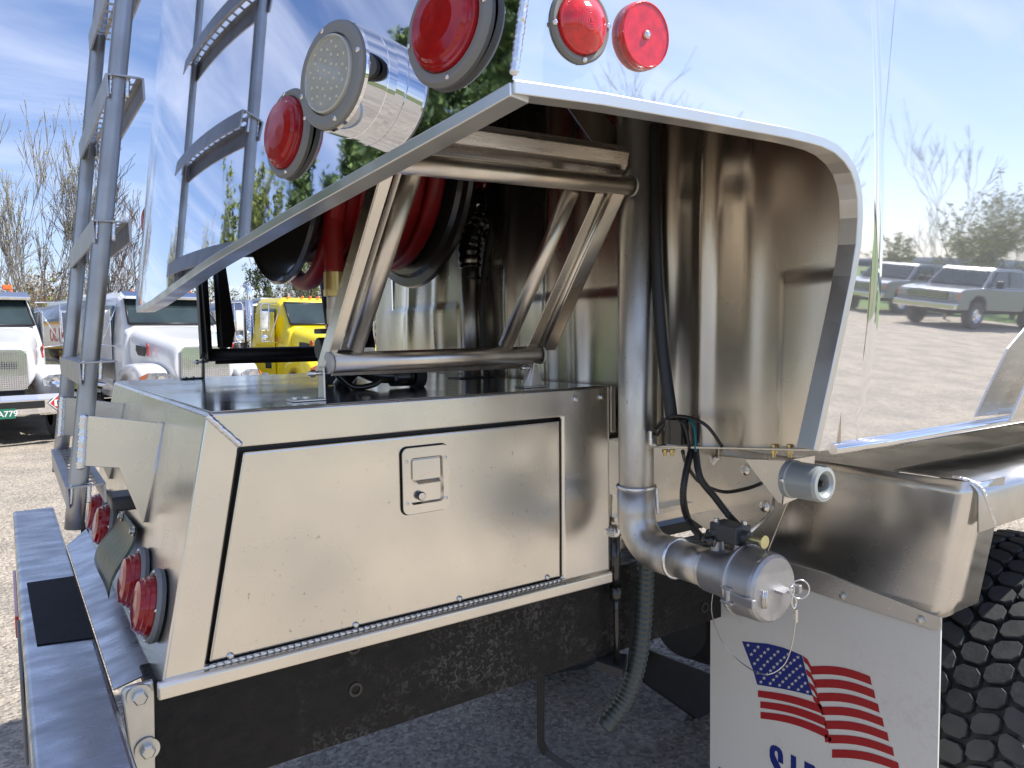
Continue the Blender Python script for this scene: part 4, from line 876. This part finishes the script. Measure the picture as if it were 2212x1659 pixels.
for k in range(61):
    a=rad(-175+290*k/60) ; D_=900+60*math.sin(k*.7); h=16+10*math.sin(k*.37)+6*math.sin(k*1.3)
    secs.append((D_,a,max(4,h)))
b.loft([[V((D_*math.sin(a),-D_*math.cos(a),-1)),V(((D_+60)*math.sin(a),-(D_+60)*math.cos(a),h)),V(((D_+200)*math.sin(a),-(D_+200)*math.cos(a),-1))] for D_,a,h in secs],smooth=True); struct('hills',b,'hill')
# loose stones on the gravel where it is seen close to
def stones(n,areas,smin,smax,seed):
    q=random.Random(seed); b=MB()
    for _ in range(n):
        x0,x1,y0,y1=areas[q.randrange(len(areas))]; x=q.uniform(x0,x1); y=q.uniform(y0,y1); r=q.uniform(smin,smax)*q.uniform(.5,1)
        a=q.uniform(0,6.28); ca,sa=math.cos(a)*r,math.sin(a)*r; k=q.uniform(.5,.9)
        vs=[V((x+ca,y+sa,r*.1)),V((x-sa*k,y+ca*k,.0)),V((x-ca,y-sa,r*.05)),V((x+sa*k,y-ca*k,0)),V((x+ca*.2,y+sa*.1,r*.62)),V((x,y,-r*.4))]
        b.add(vs,[(0,1,4),(1,2,4),(2,3,4),(3,0,4)])
    return b
o=stones(15000,[(-1.6,1.0,2.0,8.0),(-.2,3.0,-.3,3.2),(-.2,3.0,-.3,3.2),(-3,5,3,11)],.006,.017,5).build('gravel_stones','stone',off=V((0,0,0))); o['kind']='stuff'
# ---------------------------------------------------------------- parked delivery trucks
def wheel_bg(par,x,y,r=.5,w=.28,side=1):
    b=MB(); b.lathe((x,y-w/2,r),(0,1,0),[(0,r*.55),(0,r*.9),(.03,r),(w-.03,r),(w,r*.9),(w,r*.55)],36); t=b.build('wheel','rubber',par)
    b=MB(); b.lathe((x,y,r),(0,side,0),[(.0,0),(w*.42,0),(w*.45,r*.16),(w*.3,r*.22),(w*.25,r*.5),(w*.45,r*.56),(w*.5,r*.56)],28); b.build('rim','chrome',t)
def side_text(name,body,size,m,par,x,y,z,ny,shear=0):   # ny = -1 right-hand side of the truck, +1 left-hand side
    return text_mesh(name,body,size,m,par,basis((x,y,z),(1,0,0) if ny<0 else (-1,0,0),(0,0,1)),.001,shear)
def delivery_truck(name,label,loc,heading,paint,visor=True,number=None,placard=False,plate=None,text=(),stack=True,beacon=False,mesh_door=True,sc=.93):
    t=thing(name,label,'truck',loc,rz=heading,sc=sc,local=True,group='delivery trucks parked in a row')
    # hood: lofted sections from grille to cowl
    def sec(x,hw,hwt,zb,zt,cr=.12):
        return [V((x,-hw,zb)),V((x,-hw,zt-.28)),V((x,-hwt,zt-cr*.35)),V((x,-hwt*.5,zt)),V((x,hwt*.5,zt)),V((x,hwt,zt-cr*.35)),V((x,hw,zt-.28)),V((x,hw,zb))]
    b=MB(); b.loft([sec(-.10,.52,.45,.86,1.63),sec(-.11,.525,.455,.86,1.64),sec(-.17,.57,.49,.84,1.70),sec(-.45,.64,.56,.84,1.76),sec(-.9,.74,.66,.86,1.86),sec(-1.43,.86,.80,.9,1.99),sec(-1.45,.86,.80,.9,1.99)],smooth=True); hd_=b.build('hood',paint,t); ms=hd_.modifiers.new('round','SUBSURF'); ms.levels=ms.render_levels=2
    # fenders
    for s in(-1,1):
        b=MB(); out=[(-.02,.80),(-.04,1.08),(-.16,1.24),(-.45,1.33),(-.85,1.34),(-1.2,1.26),(-1.42,1.05),(-1.5,.78)]; inn_=[(-1.38,.78),(-1.33,.95),(-1.18,1.08),(-.9,1.13),(-.62,1.08),(-.46,.93),(-.40,.78)]
        def fs_(y,k,cut): return [V((x-(cut if x>-.3 else 0),y,z*k+(1-k)*.8)) for x,z in out+inn_]
        b.loft([fs_(s*.52,.97,0),fs_(s*.80,1.0,.03),fs_(s*1.02,.985,.10),fs_(s*1.12,.95,.22)][::1],smooth=False)
        fo_=b.build('fender',paint,t); ms=fo_.modifiers.new('round','SUBSURF'); ms.levels=ms.render_levels=2
        for pg in fo_.data.polygons: pg.use_smooth=True
        b=MB(); hl=[(0,s*.62,.98),(.0,s*.60,1.10),(-.02,s*.72,1.17),(-.10,s*.98,1.17),(-.20,s*1.08,1.10),(-.14,s*1.05,.98),(-.03,s*.85,.95)]
        b.prism([V(q)+V((-.012,0,0)) for q in hl],(.035,0,0)); h_=b.build('headlight','headlamp',t,bev=.01)
        b=MB(); b.prism([V(q)+V((.006,0,0)) for q in (hl[3],hl[4],hl[5])],(.022,0,0)); b.build('indicator','amber',h_)
        b=MB(); b.lathe((.012,s*.80,1.06),(1,0,.0),[(0,.06),(.02,.06),(.015,.045),(.0,.0)],20); b.build('lamp_ring','chrome',h_)
        b=MB(); b.prism([(-.78,s*.742,1.60),(-1.08,s*.805,1.64),(-1.08,s*.815,1.55),(-.98,s*.81,1.46),(-.80,s*.77,1.44)],(0,s*.02,0)); b.build('hood_vent','sign_black',t)
        wheel_bg(t,-.90,s*1.0,side=s)
        b=MB(); b.lathe((-.68,s*.755,1.62),(0,s,0),[(0,.05),(.014,.05),(.014,0)],16); b.box((-.68,s*.755,1.52),(.03,.02,.15)); b.build('hood_emblem','decal_red',t)
    # grille
    b=MB(); gp=[(-.11,-.36,.93),(-.11,-.43,1.0),(-.11,-.42,1.52),(-.11,-.34,1.60),(-.11,.34,1.60),(-.11,.42,1.52),(-.11,.43,1.0),(-.11,.36,.93)]; b.prism(gp,(.045,0,0)); g_=b.build('grille','satin_dull',t)
    b=MB()
    for k in range(25):
        y=-.40+.80*k/24; b.box((-.058,y,1.265),(.008,.008,.64))
    for k in range(19): b.box((-.056,0,.95+.62*k/18),(.008,.82,.007))
    b.build('grille_mesh','chrome',g_)
    # cab
    def cs(x,hw,zb,zt,hwt): return [V((x,-hw,zb)),V((x,-hw,1.55)),V((x,-hwt,zt-.12)),V((x,-hwt+.14,zt)),V((x,hwt-.14,zt)),V((x,hwt,zt-.12)),V((x,hw,1.55)),V((x,hw,zb))]
    b=MB(); b.loft([cs(-1.42,.90,.72,1.96,.86),cs(-1.50,.94,.70,2.0,.87),cs(-1.93,.97,.66,2.56,.80),cs(-2.1,.98,.66,2.64,.80),cs(-3.05,.98,.66,2.66,.82)],smooth=False); cab=b.build('cab',paint,t,bev=.04,seg=4)
    b=MB(); ws=[V((-1.50,-.80,2.02)),V((-1.50,.80,2.02)),V((-1.90,.73,2.50)),V((-1.90,-.73,2.50))]; nrm=(ws[1]-ws[0]).cross(ws[2]-ws[1]).normalized(); nrm=nrm if nrm.x>0 else -nrm
    b.prism([q+nrm*.012 for q in ws],nrm*.012); b.build('windshield','glass_dark',cab,bev=.006)
    b=MB(); 
    for a_,c_ in zip(ws,ws[1:]+ws[:1]): b.tube([a_+nrm*.018,c_+nrm*.018],.022,8)
    b.build('window_seal','sign_black',cab)
    for s in(-1,1):
        b=MB(); b.prism([V((-1.95,s*.955,1.72)),V((-2.05,s*.86,2.38)),V((-2.62,s*.86,2.40)),V((-2.66,s*.965,1.62)),V((-2.2,s*.97,1.62))],(0,s*.035,0)); b.build('side_window','glass_dark',cab)
        b=MB(); b.box((-2.3,s*1.003,1.55),(.9,.012,1.5)); b.build('door',paint,cab,bev=.006)
        b=MB(); b.box((-2.6,s*1.013,1.5),(.14,.02,.05)); b.build('door_handle','chrome',cab)
        b=MB(); b.prism([V((-2.30,s*1.012,1.06)),V((-2.30,s*1.012,1.30)),V((-2.02,s*1.012,1.30)),V((-2.02,s*1.012,1.06))],(0,s*.004,0)); b.build('door_vent','glass_dark',cab)
        # mirror and its tube frame
        b=MB(); b.tube([(-1.62,s*.93,1.62),(-1.60,s*1.30,1.66),(-1.60,s*1.42,1.66),(-1.60,s*1.42,2.42),(-1.60,s*1.38,2.47),(-1.9,s*.90,2.46)],.014,8); b.tube([(-1.60,s*1.24,1.66),(-1.60,s*1.24,2.46)],.010,8); b.tube([(-1.75,s*.9,2.40),(-1.60,s*1.24,1.68)],.009,8)
        mr_=b.build('mirror_frame','chrome',t)
        b=MB(); b.box((-1.62,s*1.34,2.1),(.06,.17,.42)); b.ball((-1.62,s*1.34,1.74),.09,sc=(.5,1,.9)); b.build('mirror','chrome',mr_,bev=.015)
        wheel_bg(t,-6.9,s*.98,side=s); wheel_bg(t,-6.9,s*.66,side=s)
        b=MB(); b.lathe((-2.9,s*.86,.72),(1,0,0),[(-.6,0),(-.6,.28),(.75,.28),(.75,0)],24); b.build('fuel_tank','chrome',t)
    if visor:
        b=MB(); b.prism([V((-1.90,-.80,2.53)),V((-1.70,-.78,2.49)),V((-1.68,-.78,2.55)),V((-1.88,-.80,2.65))],(0,1.58,0)); b.build('sun_visor','chrome',cab,bev=.01)
    for y in (-.55,-.2,.0,.2,.55): 
        if abs(y)>.1 or not beacon: b=MB(); b.ball((-2.02,y,2.655),.035,10,6,(1.3,1,.9)); b.build('marker_lamp','amber',cab)
    if beacon:
        b=MB(); b.box((-2.1,.5,2.74),(.12,.16,.10)); b.build('beacon','amber',cab,bev=.02)
        b=MB(); b.tube(smooth_path([(-2.1,.5,2.70),(-2.1,.25,2.74),(-2.1,-.1,2.72)],6),.02,8); b.build('air_horn','chrome',cab)
        b=MB(); b.box((-2.2,-.05,2.76),(.3,.36,.16)); b.build('roof_box','headlamp',cab,bev=.02)
    # bumper
    b=MB(); bp=[(-.02,-1.12),(.10,-.95),(.16,-.5),(.17,0),(.16,.5),(.10,.95),(-.02,1.12)]
    b.loft([[V((x-.06,y,.50)),V((x,y,.54)),V((x+.01,y,.78)),V((x-.05,y,.86))] for x,y in bp]); bm=b.build('bumper','chrome',t,bev=.008)
    b=MB(); b.loft([[V((x+.006,y*.6,.63)),V((x+.014,y*.6,.75)),V((x-.02,y*.6,.75)),V((x-.02,y*.6,.63))] for x,y in [(.157,-1),(.168,0),(.157,1)]]); b.build('bumper_slot','sign_black',bm)
    if plate:
        b=MB(); b.box((.185,.02,.57),(.012,.32,.16)); pl_=b.build('licence_plate','plate_vt',bm)
        text_mesh('plate_lettering',plate,.13,'sign_white',pl_,basis((.194,.02,.565),(0,1,0),(0,0,1)),.001)
    if placard:
        c=V((.165,.86,.70)); b=MB(); q=.215; b.prism([c+V((0,0,q)),c+V((0,q,0)),c+V((0,0,-q)),c+V((0,-q,0))],(.012,0,0)); pc_=b.build('placard','sign_white',bm,bev=.01)
        b=MB(); q=.185; xx=V((.014,0,0)); b.prism([c+xx+V((0,0,q)),c+xx+V((0,q,0)),c+xx+V((0,0,-q)),c+xx+V((0,-q,0))],(.001,0,0)); b.build('placard_field','sign_red',pc_)
        b=MB(); b.prism([c+V((.016,-.125,.055)),c+V((.016,.125,.055)),c+V((.016,.125,-.055)),c+V((.016,-.125,-.055))],(.001,0,0)); b.build('number_panel','sign_white',pc_)
        text_mesh('placard_number','1993',.105,'sign_black',pc_,basis(c+V((.018,0,-.002)),(0,1,0),(0,0,1)),.001)
        text_mesh('placard_class','3',.075,'sign_white',pc_,basis(c+V((.017,0,-.115)),(0,1,0),(0,0,1)),.001)
        b=MB(); fl=[(0,.135),(.02,.10),(.045,.115),(.04,.07),(.03,.06),(-.03,.06),(-.045,.075),(-.035,.11),(-.018,.095)]; b.prism([c+V((.016,y,z)) for y,z in fl],(.001,0,0)); b.build('flame_mark','sign_white',pc_)
    if stack:
        b=MB(); b.tube([(-3.18,-.93,.8),(-3.18,-.93,2.62)],.085,20); s_=b.build('exhaust_stack','chrome',t)
        b=MB()
        for k in range(34):
            for j in range(9):
                if (k+j)%2==0: a=2*PI*j/9*1.0; b.lathe((-3.18+.0862*math.cos(a),-.93+.0862*math.sin(a),1.0+k*.038),(math.cos(a),math.sin(a),0),[(0,.012),(.001,.0)],6)
        b.build('stack_guard','sign_black',s_)
        b=MB(); b.tube(smooth_path([(-3.18,-.93,2.6),(-3.18,-.93,2.82),(-3.22,-.94,2.92),(-3.32,-.96,2.97)],5),.062,16); b.build('stack_tip','chrome',s_)
    # tank body
    b=MB(); secs=[]
    def ts(x,hw,zb,zt):
        pts=[]; 
        for k in range(28):
            a=2*PI*k/28; ca,sa=math.cos(a),math.sin(a); pts.append(V((x,hw*math.copysign(abs(ca)**.55,ca),(zb+zt)/2+(zt-zb)/2*math.copysign(abs(sa)**.55,sa))))
        return pts
    b.loft([ts(-3.5,1.05,1.2,2.55),ts(-3.56,1.12,1.12,2.62),ts(-8.9,1.12,1.12,2.62),ts(-8.96,1.05,1.2,2.55)],smooth=True); tk=b.build('tank','tank_bg',t)
    for s in(-1,1):
        b=MB(); b.prism([(-3.7,s*1.122,1.62),(-3.7,s*1.122,2.12),(-8.6,s*1.122,2.12),(-8.6,s*1.122,1.62)],(0,s*.006,0)); b.build('tank_panel','white_paint',tk)
        for z in (1.60,2.13): b=MB(); b.box((-6.15,s*1.128,z),(4.9,.008,.05)); b.build('tank_stripe','decal_yellow',tk)
        b=MB(); b.box((-6.2,s*1.0,1.05),(5.4,.2,.12)); b.build('catwalk','satin_dull',tk)
    b=MB(); b.box((-6.2,0,2.66),(5.2,.9,.10)); b.build('top_rail','white_paint',tk,bev=.02)
    for (body,size,x,z,s,m,par) in text:
        side_text('lettering',body,size,m,tk if par=='tank' else cab,x,s*(1.130 if par=='tank' else 1.012),z,s)
    b=MB(); b.box((-4.5,0,.85),(8.8,.8,.22)); b.build('chassis','under_dark',t)
    b=MB(); b.tube([(-.9,-.9,.5),(-.9,.9,.5)],.06,10); b.tube([(-6.9,-.9,.5),(-6.9,.9,.5)],.09,10); b.build('axle','under_dark',t)
    return t
def ground_at(px,D):     # point on the ground at depth D along a picture column
    d=ray(px,740); h=V((d.x,d.y,0)); h/=h.dot(V((math.sin(yaw),math.cos(yaw),0))); return V((CAM.x+h.x*D,CAM.y+h.y*D,0))
hd=rad(-90+8)
delivery_truck('delivery_truck','white conventional truck at far left with orange beacon, chrome grille and red diamond placard',ground_at(-8,11.3)+V((0,0,0)),hd,'white_paint',plate='DA779',placard=True,beacon=True,stack=False)
delivery_truck('delivery_truck','white conventional truck with chrome visor standing between ladder and yellow truck',ground_at(446,12.3),hd+rad(2),'white_paint',text=(('FUEL',.34,-4.6,1.40,-1,'decal_yellow','tank'),('OIL INC.',.40,-4.9,1.86,-1,'decal_red','tank')))
delivery_truck('delivery_truck','yellow conventional truck with red door lettering, number 55 and silver tank',ground_at(778,14.8),hd+rad(2),'yellow_paint',visor=False,text=(('INC.',.36,-4.3,1.92,-1,'decal_red','tank'),('.com',.12,-4.1,1.74,-1,'decal_red','tank'),('PITTSFIELD-ROCHESTER',.085,-2.3,1.47,-1,'decal_red','cab'),('746-8018',.12,-2.3,1.34,-1,'decal_red','cab'),('55',.15,-1.72,1.68,-1,'decal_red','cab')))
# ---------------------------------------------------------------- vegetation
def branch_tree(name,label,loc,h,seed,bark='bark',twig=None,trunks=1,spread=.35,leaf=None,nleaf=0,lsz=.05,group=None,cat='tree',up_=.35,depthmax=6,r0=.03,leaf_bias=0,rmin=.0075):
    q=random.Random(seed); t=thing(name,label,cat,loc,group=group); b=MB(); tips=[]; b2=MB()
    def grow(p,d,L_,r,lev):
        n=3 if lev>2 else 4; pts=[p]; dd=d.copy()
        for k in range(n):
            dd=(dd+V((q.uniform(-1,1),q.uniform(-1,1),q.uniform(-.5,.8)*up_))*.13).normalized(); pts.append(pts[-1]+dd*L_/n)
        rr=[max(r*(1-.45*k/n),rmin) for k in range(n+1)]; (b if lev<2 else b2).tube(pts,rr,7 if lev<1 else 4 if lev<3 else 3,caps=False)
        if lev>=depthmax or L_<.12: tips.append((pts[-1],dd)); return
        nb=q.choice((2,3,3)) if lev<depthmax-1 else 3
        for k in range(nb):
            i=n if k==0 else q.randint(1,n); f=q.uniform(.55,.85) if k else q.uniform(.7,.9)
            a=q.uniform(0,6.28); s_=spread*(.5 if k==0 else 1)*q.uniform(.7,1.4); side=V((math.cos(a),math.sin(a),0)); nd=(dd+side*s_+V((0,0,up_*.3))).normalized()
            grow(pts[i],nd,L_*f,rr[i]*(.72 if k==0 else .5),lev+1)
    for k in range(trunks):
        a=2*PI*k/max(1,trunks)+.4; d=V((math.cos(a)*.16*(trunks>1),math.sin(a)*.16*(trunks>1),1)).normalized(); grow(V(loc)+V((0,0,-.02)),d,h*.27,h*r0*.5,0)
    b.build('trunk',bark,t); b2.build('branches',twig or bark,t)
    if leaf:
        b3=MB()
        for k in range(nleaf):
            p,d=tips[q.randrange(len(tips))]; p=p+V((q.gauss(0,1),q.gauss(0,1),q.gauss(0,1)))*h*.009
            a=V((q.uniform(-1,1),q.uniform(-1,1),q.uniform(-1,1))).normalized(); c_=a.orthogonal().normalized(); s_=lsz*q.uniform(.5,1.3)
            b3.add([p-a*s_,p+c_*s_*.6,p+a*s_,p-c_*s_*.6],[(0,1,2,3)])
        b3.build('crown',leaf,t)
    return t
def bg(px,D): return ground_at(px,D)
G='bare spring trees behind the trucks'
branch_tree('bare_tree','tall slim budding tree left of the ladder, several stems rising from low down',bg(105,26),9.6,11,'bark_grey','bark_grey',trunks=3,spread=.24,up_=.9,leaf='bud',nleaf=1500,lsz=.035,group=G,r0=.014)
branch_tree('bare_tree','broad reddish bare tree at the very left edge',bg(2,30),9.0,4,'bark','bark_red',trunks=2,spread=.5,group=G,r0=.018)
branch_tree('bare_tree','dark bare tree seen just right of the ladder',bg(262,27),8.2,21,'bark','bark',trunks=2,spread=.42,group=G,r0=.018)
branch_tree('bare_tree','leaning bare tree between the two ladder rails and the dark tree',bg(212,33),8.0,33,'bark_grey','bark_red',trunks=2,spread=.4,group=G,r0=.02)
branch_tree('bare_tree','thin leaning bare sapling between left edge and tall slim tree',bg(60,24),6.4,44,'bark_grey','bark_grey',trunks=1,spread=.35,group=G,r0=.012,depthmax=5)
branch_tree('birch_tree','pale green birch right of the black reel disc, above the yellow cab',bg(672,28),7.6,55,'bark_white','bark_grey',trunks=2,spread=.35,up_=.8,leaf='leaf_spring',nleaf=11000,lsz=.045,group='birches behind the yellow truck',r0=.015)
branch_tree('birch_tree','pale green birch seen under the reel disc',bg(618,31),6.6,56,'bark_white','bark_grey',trunks=2,spread=.35,up_=.8,leaf='leaf_spring',nleaf=9000,lsz=.045,group='birches behind the yellow truck',r0=.015)
branch_tree('birch_tree','birch furthest right, mostly hidden by the red hose',bg(760,29),8.2,57,'bark_white','bark_grey',trunks=3,spread=.35,up_=.8,leaf='leaf_spring',nleaf=9000,lsz=.045,group='birches behind the yellow truck',r0=.015)
# scrub bank
q=random.Random(77); b=MB(); bl=MB()
for k in range(1500):
    px=q.uniform(-260,860); D=q.uniform(24,46); p=bg(px,D); hgt=q.uniform(1.6,4.0)*(1+.25*math.sin(px*.02))*(D/34)
    d=V((q.uniform(-.4,.4),q.uniform(-.4,.4),1)).normalized()
    for j in range(3):
        dd=(d+V((q.uniform(-.5,.5),q.uniform(-.5,.5),0))).normalized(); b.tube([p,p+dd*hgt*.5,p+(dd+V((q.uniform(-.3,.3),q.uniform(-.3,.3),0))).normalized()*hgt],[.02,.014,.006],3,caps=False)
    b.m=0
    gr=1 if q.random()<.34 else 0
    for j in range(64):
        bl.m=gr; c=p+V((q.gauss(0,.8),q.gauss(0,.8),hgt*q.uniform(.02,.98))); a=V((q.uniform(-1,1),q.uniform(-1,1),q.uniform(-1,1))).normalized(); e=a.orthogonal().normalized(); s_=q.uniform(.05,.13)
        bl.add([c-a*s_,c+e*s_*.5,c+a*s_,c-e*s_*.5],[(0,1,2,3)])
o=b.build('scrub_stems','bark_red',off=V((0,0,0))); o['kind']='stuff'
o=bl.build('scrub_leaves',['leaf_brown','leaf_spring'],off=V((0,0,0))); o['kind']='stuff'
# dry grass behind the trucks
b=MB(); q=random.Random(8)
for k in range(9000):
    px=q.uniform(-200,780); D=q.uniform(19,34); p=bg(px,D); hh=q.uniform(.15,.55); d=V((q.uniform(-.12,.12),q.uniform(-.12,.12),hh)); w_=V((q.uniform(-1,1),q.uniform(-1,1),0)).normalized()*.018
    b.add([p-w_,p+w_,p+d],[(0,1,2)])
mat('dry_grass',(.30,.27,.14),.9,0,noise=0,nscale=.5,col2=(.16,.2,.06))
o=b.build('tall_grass','dry_grass',off=V((0,0,0))); o['kind']='stuff'
# conifers and birches off to the rear, seen mirrored in the polished rear panel
def pine(name,label,loc,h,w,seed,n=15000,m='pine_leaf',group='tall pines mirrored in the rear panel'):
    q=random.Random(seed); t=thing(name,label,'tree',loc,group=group); b=MB(); b.tube([V(loc),V(loc)+V((.1,0,h*.5)),V(loc)+V((0,.1,h))],[h*.016,h*.010,.02],8); b.build('trunk','bark',t); b=MB()
    whorls=[]
    for k in range(int(h*1.7)):
        z=h*(.10+.88*k/(h*1.7)); L_=w*(1-(z/h)**1.3)*q.uniform(.65,1.15)+.4
        for j in range(6):
            a=q.uniform(0,6.28); whorls.append((z,a,L_*q.uniform(.6,1.1)))
    for k in range(n):
        z,a,L_=whorls[q.randrange(len(whorls))]; r_=L_*math.sqrt(q.random()); zz=z+.12*r_*math.sin(r_)+q.gauss(0,.16)-.0*r_
        p=V(loc)+V((math.cos(a)*r_+q.gauss(0,.22),math.sin(a)*r_+q.gauss(0,.22),zz)); e=V((q.uniform(-1,1),q.uniform(-1,1),q.uniform(-.3,.8))).normalized(); f=e.orthogonal().normalized(); s_=q.uniform(.10,.26); b.m=0 if q.random()<.6 else 1
        b.add([p-e*s_,p+f*s_*.35,p+e*s_,p-f*s_*.35],[(0,1,2,3)])
    b.build('crown',['pine_leaf','pine_leaf2'],t); return t
def dirp(deg,D): return V((.1+math.sin(rad(deg))*D,0+math.cos(rad(deg))*D,0))
def rear_mirror(px,py,D):
    p=on_rear(px,py); n=rear_n(p.y); d=ray(px,py).normalized(); q=d-n*2*d.dot(n); return p+q*(D/math.hypot(q.x,q.y))
def mirrored(px,ytop,D): p=rear_mirror(px,ytop,D); return V((p.x,p.y,0)),p.z,abs((rear_mirror(px-40,max(ytop,5),D)-rear_mirror(px+40,max(ytop,5),D)).length)/80
for (lb,px,yt,D,wpx,n) in (('tallest dark pine, filling the right part of the mirrored panel',985,-330,23,215,60000),('dark pine right behind the work light in the mirror image',800,10,26,125,36000),('slender pine beside the small round red lamp in the mirror image',655,225,30,52,16000),('wide pine mirrored against the welded corner seam',1100,-260,22,110,34000)):
    l_,h_,m_=mirrored(px,yt,D); pine('pine_tree',lb,l_,min(h_,26),m_*wpx,px,n=n)
for (lb,px,yt,D,n) in (('yellow-green willow mirrored left of the small round red lamp',568,322,30,9000),('lower yellow-green willow mirrored just above the trim',525,395,32,8000)):
    l_,h_,m_=mirrored(px,yt,D); branch_tree('willow_tree',lb,l_,h_,px,'bark_white','bark_grey',trunks=4,spread=.22,up_=1.1,leaf='leaf_spring',nleaf=n,lsz=.13,group='leafy trees mirrored in the rear panel',r0=.016)
for (lb,px,yt,D) in (('bare poplar mirrored between the ladder rails',382,455,34),('bare poplar mirrored right beside the near ladder rail',440,455,34)):
    l_,h_,m_=mirrored(px,yt,D); branch_tree('bare_tree',lb,l_,h_,px,'bark_grey','bark_grey',trunks=4,spread=.15,up_=1.4,group=G,leaf='leaf_pale',nleaf=900,lsz=.08,r0=.016)
# right-hand side of the yard, seen mirrored in the polished tank side
struct('meadow',grid_sheet(30,400,-300,-4,-.002,2,2),'meadow')
def pickup(name,label,loc,heading,paint,bedcap=False,sc=1.0):
    t=thing(name,label,'pickup',loc,rz=heading,sc=sc,local=True,group='pickups parked beside the field')
    hw=.98
    b=MB(); side=[(0,.55),(0,.95),(-.05,1.12),(-.35,1.20),(-1.35,1.26),(-1.42,1.26),(-5.5,1.26),(-5.5,.62),(-4.95,.56),(-4.9,.78),(-4.7,.98),(-4.3,1.02),(-3.98,.86),(-3.88,.56),(-1.6,.56),(-1.55,.78),(-1.35,.98),(-.95,1.02),(-.66,.86),(-.58,.56)]
    b.prism([V((x,-hw,z)) for x,z in side],(0,2*hw,0)); body=b.build('body',paint,t,bev=.05,seg=3)
    b=MB(); roof=[(-1.35,1.25),(-1.95,1.80),(-2.1,1.88),(-3.7,1.90),(-3.95,1.80),(-4.05,1.25)]
    b.loft([[V((x,s*(.92-.0*(1 if z>1.5 else 0)) if z<1.5 else s*.80,z)) for x,z in roof] for s in(-1,1)]); b.build('cab',paint,t,bev=.03,seg=3)
    b=MB(); b.prism([V((-1.42,-.80,1.31)),V((-1.42,.80,1.31)),V((-1.92,.72,1.77)),V((-1.92,-.72,1.77))],(.03,0,.03)); b.build('windshield','glass_dark',t)
    for s in(-1,1):
        b=MB(); b.prism([V((-1.72,s*.90,1.32)),V((-2.08,s*.83,1.78)),V((-2.75,s*.83,1.80)),V((-2.75,s*.90,1.32))],(0,s*.03,0)); b.build('side_window','glass_dark',t)
        b=MB(); b.prism([V((-2.85,s*.90,1.32)),V((-2.85,s*.83,1.80)),V((-3.65,s*.83,1.80)),V((-3.85,s*.90,1.32))],(0,s*.03,0)); b.build('side_window','glass_dark',t)
        for x in (-1.05,-4.4): wheel_bg(t,x,s*.88,.42,.26,s)
        b=MB(); b.box((.01,s*.80,.98),(.05,.30,.20)); b.build('headlight','headlamp',t,bev=.02)
        b=MB(); b.box((.0,s*.955,.98),(.05,.06,.20)); b.build('indicator','amber',t,bev=.01)
        b=MB(); b.box((-1.9,s*1.10,1.38),(.12,.2,.22)); b.build('door_mirror','sign_black',t,bev=.02)
    b=MB(); b.box((.02,0,.98),(.05,1.24,.24)); g_=b.build('grille','glass_dark',t,bev=.02)
    b=MB()
    for k in range(4): b.box((.05,0,.90+.055*k),(.02,1.2,.014))
    b.build('grille_bar','chrome',g_)
    b=MB(); b.box((.10,0,.66),(.18,1.98,.20)); b.build('bumper','chrome',t,bev=.04)
    b=MB(); b.box((-2.7,0,.5),(4.6,.9,.16)); b.build('chassis','under_dark',t)
    return t
def side_mirror_at(px,D):     # where a thing must stand to be mirrored at this picture column, D metres off
    d=ray(px,640); h=V((d.x,d.y,0)).normalized(); v=V((CAM.x,CAM.y,0))+h*D; return V((v.x,-1.08-v.y,0))
p0=side_mirror_at(2000,26.5)
pickup('pickup_truck','silver pickup with chrome bumper, whole front mirrored in the tank side',p0,rad(183),'pick_silver')
pickup('pickup_truck','grey pickup, only its rear half mirrored behind the silver one',side_mirror_at(1855,31),rad(184),'pick_silver')
branch_tree('bare_tree','tall bare sapling mirrored above the silver pickup',side_mirror_at(2045,31),7.5,61,'bark_grey','bark_grey',trunks=1,spread=.4,group=G,r0=.016,depthmax=5)
branch_tree('bare_tree','bare treetop mirrored under the round reflector',side_mirror_at(1345,27),8.2,62,'bark_grey','bark_grey',trunks=2,spread=.5,group=G,r0=.03,depthmax=5)
branch_tree('bare_tree','small bare treetop mirrored right of the reflector',side_mirror_at(1410,30),7.8,63,'bark','bark',trunks=2,spread=.4,group=G,r0=.016,depthmax=4)
branch_tree('bare_tree','bare treetop mirrored above the rounded opening corner',side_mirror_at(1735,33),7.4,64,'bark','bark',trunks=3,spread=.25,group=G,r0=.016,depthmax=4)
for k,(px,D,hh,lb) in enumerate(((1930,42,3.4,'round green bush mirrored between the two pickups'),(2120,38,5.2,'pale leafy bush mirrored left of the cab pillar'),(2190,36,5.6,'pale leafy bush mirrored over the pickup cab'),(2075,40,4.8,'leafy bush mirrored behind the tall sapling'))):
    branch_tree('field_bush',lb,side_mirror_at(px,D),hh,70+k,'bark','bark_grey',trunks=4,spread=.6,leaf='leaf_pale',nleaf=2600,lsz=.06,group='bushes along the field',cat='bush',depthmax=5)
